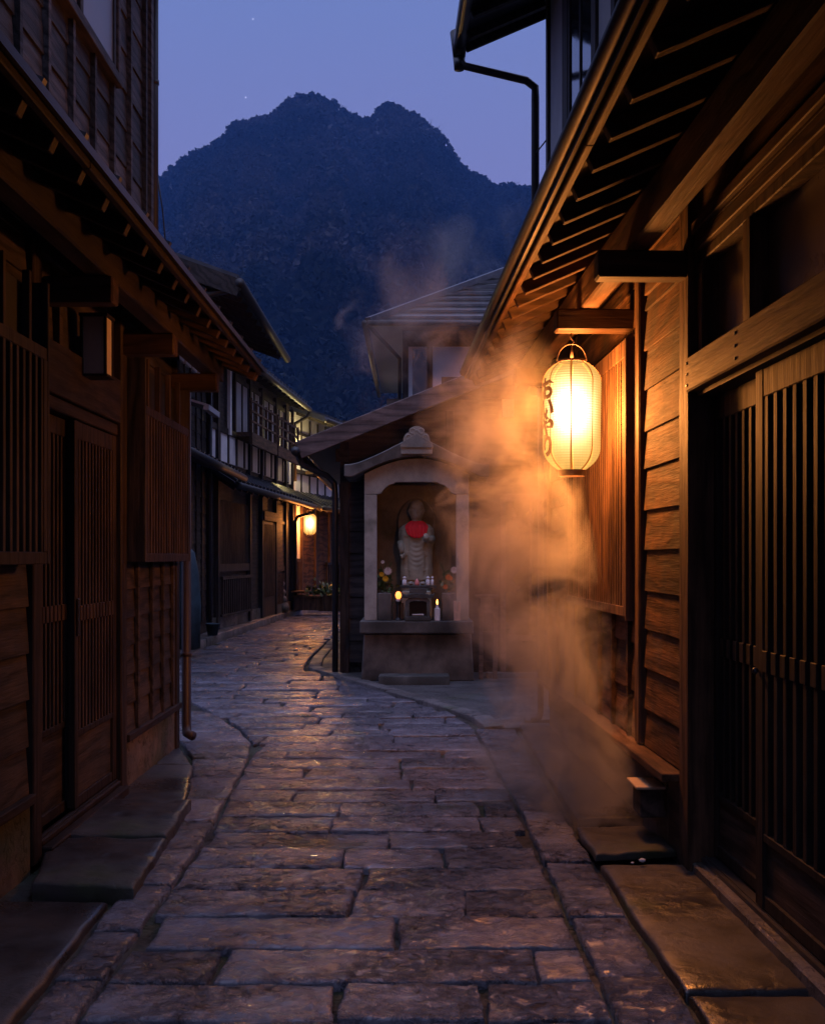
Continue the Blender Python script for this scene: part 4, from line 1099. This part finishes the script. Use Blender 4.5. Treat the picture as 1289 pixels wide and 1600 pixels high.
def loft_statue():
    n = 72
    #  z, rx, ry, yoff
    K_ = STATUE
    zs = [.975*i/190 for i in range(191)]
    vs = []; fs = []
    for z in zs:
        for (a, b) in zip(K_, K_[1:]):
            if a[0] <= z <= b[0]+1e-9:
                t = (z-a[0])/(b[0]-a[0]); t = t*t*(3-2*t)*.5+t*.5
                rx, ry, yo = (a[i]+(b[i]-a[i])*t for i in (1,2,3)); break
        for k in range(n):
            th = 2*PI*k/n
            dx, dy = math.cos(th), math.sin(th)        # front is -y
            fr = max(0,-dy); d = 0.0
            if .12 < z < .70:
                x = rx*dx
                env = min(1,(z-.12)/.04)*min(1,(.70-z)/.05)
                if fr > .3:
                    if abs(x) < .095:   # swags of the robe
                        d += .0036*env*math.sin((z-7.5*x*x)*2*PI/.052)*min(1,(z-.2)/.1 if z > .2 else 0)*(1-abs(x)/.11)
                    if .085 < abs(x) < .108: d -= .012*env        # groove between robe and sleeve
                    if .108 <= abs(x) < .16: d += .010*env + .005*env*math.sin(abs(x)*2*PI/.022)
                else: d += .004*env*math.sin(th*14)
                # forearms
                if .47 < z < .58 and fr > .2 and x > .06: d += .022*math.exp(-((z-.53)/.035)**2)
                if .34 < z < .50 and fr > .2 and x < -.09: d += .016*math.exp(-((z-.42)/.05)**2)
            if .09 < z < .118: d += .006*math.sin(th*18)
            if z <= .09: d += .005*abs(math.sin(th*6))
            if z > .76:      # face
                x = rx*dx
                if fr > .3:
                    g2 = lambda x0,z0,sx,sz: math.exp(-((x-x0)/sx)**2-((z-z0)/sz)**2)
                    d += .017*g2(0,.845,.010,.020) + .008*g2(0,.836,.016,.008)
                    d -= .008*(g2(.033,.866,.018,.010)+g2(-.033,.866,.018,.010))
                    d += .005*(g2(.033,.862,.014,.005)+g2(-.033,.862,.014,.005))
                    d += .005*(g2(.034,.885,.022,.006)+g2(-.034,.885,.022,.006))
                    d -= .005*g2(0,.816,.024,.003); d += .006*(g2(0,.822,.018,.005)+g2(0,.809,.016,.006)) + .006*g2(0,.795,.02,.008)
                    d += .004*(g2(.045,.83,.022,.02)+g2(-.045,.83,.022,.02))
                # ears
                if abs(dx) > .93 and -.35 < dy < .5: d += .016*math.exp(-((z-.85)/.03)**2)
            vs.append(((rx+d)*dx, (ry+d)*dy+yo, z))
    m = len(zs)
    for i in range(m-1):
        for k in range(n):
            k2 = (k+1)%n; fs.append((i*n+k,i*n+k2,(i+1)*n+k2,(i+1)*n+k))
    fs.append(tuple(range(n-1,-1,-1))); fs.append(tuple((m-1)*n+k for k in range(n)))
    mb = MB(); mb.add(vs, fs)
    # left hand holding the jewel, fingers curled round it
    hc = Vector((.098,-.175,.545))
    mb.ball(hc+Vector((0,-.012,.038)),.026,14,10,(1,1,1.1))
    mb.ball(hc+Vector((.004,.018,-.004)),.030,12,8,(1,.9,.7))
    for k in range(4):
        x = -.024+.016*k; L_ = (.9,1.05,1,.8)[k]
        mb.tube([hc+Vector((x,.0,-.008)),hc+Vector((x,-.030*L_,-.002)),hc+Vector((x*.9,-.042*L_,.016)),hc+Vector((x*.8,-.036*L_,.034))],[.0085,.008,.0075,.006],8)
    mb.tube([hc+Vector((.03,.005,0)),hc+Vector((.036,-.014,.02)),hc+Vector((.024,-.024,.04))],[.009,.008,.006],8)
    mb.tube([(.165,-.05,.56),(.14,-.12,.54),(.10,-.16,.54)],[.042,.036,.026],12)
    # right hand hanging, lightly curled
    hc = Vector((-.150,-.118,.40))
    mb.tube([(-.168,-.06,.52),(-.160,-.10,.45),hc],[.040,.034,.024],12)
    for k in range(4):
        x = -.016+.011*k; L_ = (.85,1,1.05,.9)[k]
        mb.tube([hc+Vector((x,-.004,-.01)),hc+Vector((x,-.016,-.034*L_)),hc+Vector((x,-.010,-.054*L_)),hc+Vector((x,.004,-.062*L_))],[.008,.0075,.007,.0055],8)
    mb.tube([hc+Vector((.014,-.012,0)),hc+Vector((.024,-.022,-.022)),hc+Vector((.018,-.022,-.04))],[.009,.008,.006],8)
    return mb
J = thing('stone_statue', 'standing stone figure of a shaven-headed monk wearing a red bib', 'statue', (.043,12.36,.637))
pd = MB(); pd.prism([(-.17,0),(.17,0),(.155,.30),(-.155,.30)],-.13,.15); pd.build('pedestal', M['statue'], J, .01)
bd = loft_statue().build('figure', M['statue'], J, smooth=True); bd.location = (0,0,.301); bd.scale = (1,1,1.0)
hl = MB(); hl.prism([(.20*math.cos(a),0.74+.26*math.sin(a)) for a in [PI*i/16 for i in range(17)]] + [(-.17,0.0),(.17,0.0)],.16,.21); ho = hl.build('back_slab', M['granite_ochre'], J, .006, fix=True); ho.location = (0,0,.301)
# bib
vs = []; fs = []; nb, mb_ = 44, 18
for j in range(mb_+1):
    v = j/mb_
    for i in range(nb+1):
        u = 2*i/nb-1
        hw = (.060+.064*min(1,v*2.4)**.7)*(1-.18*max(0,v-.55)/.45)
        z = .745 - .185*v*(1-.30*abs(u)**2.5) - .0*abs(u)
        x = u*hw
        rx, ry, yo = body_at(z)
        y = yo - ry*math.sqrt(max(.04,1-(x/max(rx,hw*1.02))**2))
        rp = .005*math.sin(u*PI*6+1.4*math.sin(v*3))*(.3+v)
        vs.append((x, min(y,-.055)-.014-.016*v-rp, z))
for j in range(mb_):
    for i in range(nb):
        a = j*(nb+1)+i; fs.append((a,a+nb+1,a+nb+2,a+1))
bb = MB(); bb.add(vs, fs)
bo = bb.build('bib', M['red'], bd, smooth=True); md = bo.modifiers.new('thick','SOLIDIFY'); md.thickness = .005

# ---- offerings on the ledge
zl = .635; ys = 12.02
def at(px, Y): return (px-644.5)*Y/1800
for px, lab, lab2, wm in ((601,'square stone flower vase beside the amber light','bunch of white and yellow chrysanthemums, beside the amber light',0),(701,'square stone flower vase beside the white candle','sparse bunch of orange flowers with one white bloom, above the white candle',1)):
    x = at(px, 12.08)
    v_ = MB(); v_.box(-.072,.072,-.07,.07,0,.285); v_.lathe([(.045,.285),(.05,.297),(.04,.297)],n=14)
    vo = v_.build('flower_vase', M['granite_dark'], None, .006); vo.location = (x,12.10,zl+.001)
    tag(vo, lab, 'vase')
    F_ = thing('flower_bunch', lab2, 'flowers', (x,12.09,zl+.29))
    leaves(110 if not wm else 45,(0,.03,.0),(.05,.03,.09),.06).build('leaves', M['leaf'], F_)
    s_ = MB()
    for k in range(9): s_.tube([(0,0,0),(random.gauss(0,.03),random.gauss(0,.02),.12),(random.gauss(0,.07),random.gauss(0,.04)-.02,random.uniform(.18,.32))],.003,5)
    s_.build('stems', M['leaf'], F_)
    fl = [((.035,-.06,.225),.048,'petal_white'),((-.03,-.05,.19),.03,'petal_yellow'),((.01,-.075,.145),.036,'petal_yellow'),((-.02,-.03,.32),.022,'petal_white')] if not wm else [((.055,-.05,.235),.042,'petal_white'),((-.005,-.05,.16),.036,'petal_orange'),((.02,-.06,.15),.026,'petal_orange'),((-.035,-.05,.06),.03,'petal_orange')]
    for c_, r_, mt in fl:
        f_ = MB()
        for ring_ in range(3):
            for k in range(14-3*ring_):
                a = 2*PI*k/(14-3*ring_)+ring_*.3; rr = r_*(1-.25*ring_); up = .12+.38*ring_
                d = Vector((math.cos(a),math.sin(a),up)).normalized(); t = Vector((-math.sin(a),math.cos(a),0))
                p = Vector(c_); sw = lambda q: Vector((q.x,-q.z*.9-.2*q.y,q.y+.25*q.z)); f_.add([p,p+sw(d*rr*.6+t*rr*.2),p+sw(d*rr),p+sw(d*rr*.6-t*rr*.2)],[(0,1,2,3)])
        f_.build('bloom', M[mt], F_)
# incense burner
IB = thing('incense_burner', 'squat carved stone incense burner with an arched opening, at the middle of the shrine ledge', 'incense burner', (at(653,12.05),12.03,zl+.001))
b = MB()
b.box(-.135,.135,-.09,.10,0,.045)
b.prism([(-.125,.045),(-.095,.045),(-.095,.17),(-.08,.195),(0,.215),(.08,.195),(.095,.17),(.095,.045),(.125,.045),(.13,.20),(.09,.235),(0,.25),(-.09,.235),(-.13,.20)],-.085,.09)
b.prism([(-.16,.235),(.16,.235),(.175,.285),(.12,.265),(.06,.285),(-.06,.285),(-.12,.265),(-.175,.285)],-.10,.10)
b.box(-.09,.09,-.08,.08,.287,.335); b.box(-.19,.19,-.06,.08,.337,.365)
b.build('body', M['granite_dark'], IB, .004, fix=True)
b = MB(); b.box(-.09,.09,.02,.085,.047,.20); b.build('inside', M['void'], IB)
b = MB(); b.tube([(-.06,-.05,.062),(.06,-.05,.062)],.008,8); b.build('ash_stick', M['petal_white'], IB)
zt = zl+.001+.366
# red light, candle, little cups
EC = thing('electric_light', 'round glowing amber glass light on a dark stand, beside the left flower block', 'light', (at(622.5,12.05),12.05,zl+.001))
b = MB(); b.lathe([(.045,0),(.045,.006),(.02,.03),(.018,.16),(.03,.19),(.028,.20)],n=16); b.box(-.055,.055,.03,.07,0,.18); b.build('stand', M['black'], EC)
b = MB(); b.lathe([(.022,.2),(.024,.218),(.02,.225)],n=14); b.build('collar', M['petal_white'], EC)
b = MB(); b.ball((0,0,.262),.032,14,10,(1,1,1.3)); b.build('globe', emit('amber_globe',(1,.25,.04),3.2), EC, smooth=True)
CD = thing('candle', 'white candle in a squat holder with a small flame', 'candle', (at(683,11.98),11.98,zl+.001))
b = MB(); b.lathe([(.026,0),(.03,.004),(.03,.125),(.018,.132),(.014,.15),(.014,.165),(.010,.168)],n=18); b.build('body', M['petal_white'], CD, smooth=False)
b = MB(); b.lathe([(.003,.168),(.011,.185),(.009,.2),(.001,.225)],n=10); b.build('flame', emit('flame',(1,.28,.05),9), CD, smooth=True)
CB = MB(); CB.box(-.033,.033,-.02,.02,.0,.10); CB.box(-.036,-.003,-.023,.022,.101,.205); CB.box(.004,.036,-.021,.02,.101,.198)
co_ = CB.build('offering_box', M['carton'], None, .003); co_.location = (at(714,11.98),11.98,zl+.001)
tag(co_, 'small stacked pale wooden offering boxes at the right end of the ledge', 'box')
for i, (px, kind, lab) in enumerate(((632,'cup','lidded white cup above the burner, near the amber light'),(668.5,'cup','lidded white cup beside the pink candle, to the right of it'),(675.5,'tall','thin white flask at the right end of the row above the burner'))):
    b = MB(); s_ = 1 if kind == 'cup' else .7
    b.lathe([(.018*s_,0),(.022*s_,.01),(.022*s_,.055),(.012*s_,.063),(.012*s_,.07),(.02*s_,.075),(.02*s_,.083),(.004,.095)],n=14)
    x = at(px,12.03); oo = b.build('offering_cup', M['petal_white'], None, smooth=True); oo.location = (x,12.03,zt+ (.0 if abs(x-.057) < .18 else .0))
    tag(oo, lab, 'cup', 'cups above the incense burner')
b = MB(); b.lathe([(.022,0),(.028,.015),(.02,.045),(.004,.07)],n=14); oo = b.build('candle_bud', M['pink'], None, smooth=True); oo.location = (at(651.5,12.0),12.0,zt)
tag(oo, 'small pink bud-shaped candle in the middle above the burner', 'candle')
for px, lab in ((642,'rounded offering stone between the white cup and the pink candle'),(660.5,'rounded offering stone just right of the pink candle')):
    b = MB(); b.ball((0,0,.02),.03,12,8,(1,.9,.7)); oo = b.build('offering_stone', sm_, None, smooth=True); oo.location = (at(px,12.03),12.04,zt); tag(oo, lab, 'stone')
# wooden stand at the right of the shrine
WS = thing('offering_stand', 'narrow wooden stand with a small shelf box, just right of the stone shrine', 'stand', (at(757,12.2),12.25,.006))
b = MB()
for xx in (-.06,.09): b.box(xx,xx+.045,-.03,.03,0,.86)
b.box(-.10,.15,-.09,.07,.862,.89); b.box(-.05,.09,-.10,-.031,.70,.86); b.box(-.015,.09,-.025,.025,.45,.50)
b.build('frame', M['grey_x'], WS, .004)
# ------------------------------------------------------------------ steam from the drain
puffs = [ # px, py, Y, rx, ry, rz, weight
 (1022,1292,5.50,.13,.16,.12,1.2),
 (975,1250,5.60,.26,.26,.22,1.3),
 (915,1205,5.80,.36,.38,.28,1.3),
 (850,1150,6.1,.42,.46,.34,1.2),
 (850,1060,6.1,.36,.42,.36,1.0),
 (825,970,6.0,.36,.42,.36,1.15),
 (805,880,5.8,.33,.38,.36,.95),
 (805,780,5.6,.27,.36,.34,.9),
 (800,690,5.4,.28,.34,.30,1.05),
 (770,620,5.5,.30,.36,.28,1.05),
 (715,640,5.8,.38,.4,.46,.72),
 (745,800,5.9,.28,.36,.55,.46),
 (690,540,6.6,.46,.5,.40,.66),
 (740,450,7.4,.66,.6,.5,.62),
 (640,500,7.6,.55,.5,.5,.64),
]
C_ = [(Vector(((px-644.5)*Y/1800, Y, 1.3-(py-870)*Y/1800)), Vector((rx,ry,rz)), w) for px,py,Y,rx,ry,rz,w in puffs]
bm = bmesh.new()
for c, r_, w in C_:
    for i in range(40):
        a = i*2.399963; zz = 1-2*(i+.5)/40; q = math.sqrt(1-zz*zz)
        p = c + Vector((r_.x*q*math.cos(a)*1.8, r_.y*q*math.sin(a)*1.8, r_.z*zz*1.72)); p.z = max(p.z, .0)
        bm.verts.new(p)
bmesh.ops.convex_hull(bm, input=list(bm.verts))
bmesh.ops.delete(bm, geom=[v for v in bm.verts if not v.link_faces], context='VERTS')
me = bpy.data.meshes.new('steam'); bm.to_mesh(me); bm.free()
g = G('steam_vapour')
P = g.obj()
wn = g.n('TexNoise', {'Vector': P, 'Scale': 1.6, 'Detail': 1.5, 'Roughness': .5}).outputs['Color']
P2 = g.n('VectorMath', {0: P, 1: g.n('VectorMath', {0: g.n('VectorMath', {0: wn, 1: (.5,.5,.5)}, operation='SUBTRACT').outputs[0], 1: (.7,.7,.7)}, operation='MULTIPLY').outputs[0]}, operation='ADD').outputs[0]
tot = None
for c, r_, w in C_:
    q = g.n('VectorMath', {0: g.n('VectorMath', {0: P2, 1: tuple(c)}, operation='SUBTRACT').outputs[0], 1: (1/(r_.x*1.5),1/(r_.y*1.5),1/(r_.z*1.45))}, operation='MULTIPLY').outputs[0]
    l2 = g.n('VectorMath', {0: q, 1: q}, operation='DOT_PRODUCT').outputs['Value']
    f = g.math('SUBTRACT', 1.0, l2, clamp=True)
    f = g.math('MULTIPLY', g.math('MULTIPLY', f, f), w)
    tot = f if tot is None else g.math('MAXIMUM', tot, f) if False else g.math('ADD', tot, f)
mp = g.n('Mapping', {'Vector': P2, 'Scale': (1,1,.8), 'Rotation': (0,R(25),0)}).outputs[0]
nz = g.math('MULTIPLY_ADD', g.math('SUBTRACT', g.noise(mp, 3.3, 5, .64, .9), .5), 4.0, .5)
tot = g.math('MINIMUM', tot, 1.15)
den = g.math('MULTIPLY', g.rng(g.math('SUBTRACT', g.math('MULTIPLY', tot, .85), g.math('MULTIPLY', nz, 1.05)), -.08, .78, 0, 1), g.math('MINIMUM', g.math('MULTIPLY', tot, 3.0), 1.0))
pz = g.xyz(P)[2]
den = g.math('MULTIPLY', den, g.rng(pz, .1, 2.1, STEAM_D*1.9, STEAM_D*.55, False))
pv = g.n('VolumePrincipled', {'Color': (.97,.88,.82,1), 'Density': den, 'Anisotropy': .15})
g.nt.links.new(pv.outputs[0], g.out.inputs['Volume'])
g.m.cycles.volume_step_rate = .36
try: g.m.cycles.volume_sampling = 'MULTIPLE_IMPORTANCE'
except Exception: pass
me.materials.append(g.m)
so = bpy.data.objects.new('steam', me); COL.objects.link(so)
tag(so, 'steam drifting from the drain beside the cedar house', kind='stuff')

# ------------------------------------------------------------------ air
if HAZE > 0:
    hz = MB(); hz.box(-760,760,-60,780,-1.5,260)
    g = G('dusk_air')
    pv = g.n('VolumePrincipled', {'Color': (.16,.40,1.0,1), 'Density': HAZE, 'Anisotropy': 0.0})
    g.nt.links.new(pv.outputs[0], g.out.inputs['Volume'])
    ho = hz.build('haze', g.m); tag(ho, 'thin evening haze between the village and the mountain', kind='stuff')

# ------------------------------------------------------------------ dusk sky, sun below the horizon, camera
w = bpy.data.worlds.new('World'); scene.world = w; w.use_nodes = True
nt = w.node_tree; nt.nodes.clear()
def wn_(t, **k):
    n = nt.nodes.new('ShaderNode'+t)
    for a, b in k.items(): setattr(n, a, b)
    return n
L = nt.links.new
out = wn_('OutputWorld'); bg = wn_('Background'); bg2 = wn_('Background'); ad = wn_('AddShader')
sky = wn_('TexSky', sky_type='NISHITA', sun_disc=False, sun_elevation=R(-3.0), sun_rotation=R(SUN_ROT))
L(sky.outputs[0], bg.inputs['Color']); bg.inputs['Strength'].default_value = .05
tc = wn_('TexCoord'); sp = wn_('SeparateXYZ'); L(tc.outputs['Generated'], sp.inputs[0])
rp = wn_('ValToRGB'); L(sp.outputs[2], rp.inputs[0]); cr = rp.color_ramp
stops = [(0.0,(.20,.155,.36)),(.17,(.25,.212,.41)),(.29,(.19,.20,.42)),(.45,(.145,.20,.45)),(.62,(.20,.25,.52)),(.8,(1.05,1.14,2.0)),(1.0,(1.3,1.4,2.4))]
while len(cr.elements) < len(stops): cr.elements.new(.5)
for e, (p, c) in zip(cr.elements, stops): e.position = p; e.color = (*c,1)
# faint stars
vo = wn_('TexVoronoi', feature='F1'); vo.inputs['Scale'].default_value = 42; L(tc.outputs['Generated'], vo.inputs['Vector'])
mr = wn_('MapRange'); L(vo.outputs['Distance'], mr.inputs[0]); mr.inputs[1].default_value = .040; mr.inputs[2].default_value = .02; mr.inputs[3].default_value = 0; mr.inputs[4].default_value = 1
sc_ = wn_('SeparateColor'); L(vo.outputs['Color'], sc_.inputs[0])
m2 = wn_('Math', operation='GREATER_THAN'); L(sc_.outputs[0], m2.inputs[0]); m2.inputs[1].default_value = .35
m3 = wn_('Math', operation='MULTIPLY'); L(mr.outputs[0], m3.inputs[0]); L(m2.outputs[0], m3.inputs[1])
mxs = wn_('MixRGB', blend_type='ADD'); L(m3.outputs[0], mxs.inputs[0]); L(rp.outputs[0], mxs.inputs[1]); mxs.inputs[2].default_value = (.3,.3,.32,1)
L(mxs.outputs[0], bg2.inputs['Color']); bg2.inputs['Strength'].default_value = SKY
L(bg.outputs[0], ad.inputs[0]); L(bg2.outputs[0], ad.inputs[1]); L(ad.outputs[0], out.inputs['Surface'])
su = bpy.data.lights.new('sun','SUN'); su.energy = SUN_E; su.angle = R(30); su.color = (.62,.70,1.0)
so = bpy.data.objects.new('sun', su); COL.objects.link(so); so.rotation_euler = (R(38), R(-14), 0)

cd = bpy.data.cameras.new('camera'); cam = bpy.data.objects.new('camera', cd); COL.objects.link(cam)
cam.location = (0,0,1.3); cam.rotation_euler = (R(90),0,0)
cd.sensor_fit = 'VERTICAL'; cd.sensor_height = 36; cd.sensor_width = 36*1289/1600
cd.lens = 1800/1600*36; cd.shift_y = 70/1600; cd.shift_x = 0
cd.clip_start = .05; cd.clip_end = 5000
scene.camera = cam
scene.view_settings.view_transform = 'Standard'; scene.view_settings.look = 'None'
scene.view_settings.exposure = EXPO; scene.view_settings.gamma = 1
cy = scene.cycles
cy.use_denoising = True; cy.use_adaptive_sampling = True; cy.adaptive_threshold = .01
try: cy.denoiser = 'OPENIMAGEDENOISE'; cy.denoising_input_passes = 'RGB_ALBEDO_NORMAL'
except Exception: pass
cy.max_bounces = 6; cy.diffuse_bounces = 2; cy.glossy_bounces = 2; cy.transparent_max_bounces = 12; cy.volume_bounces = 0; cy.transmission_bounces = 3
cy.sample_clamp_indirect = 4; cy.caustics_reflective = False; cy.caustics_refractive = False
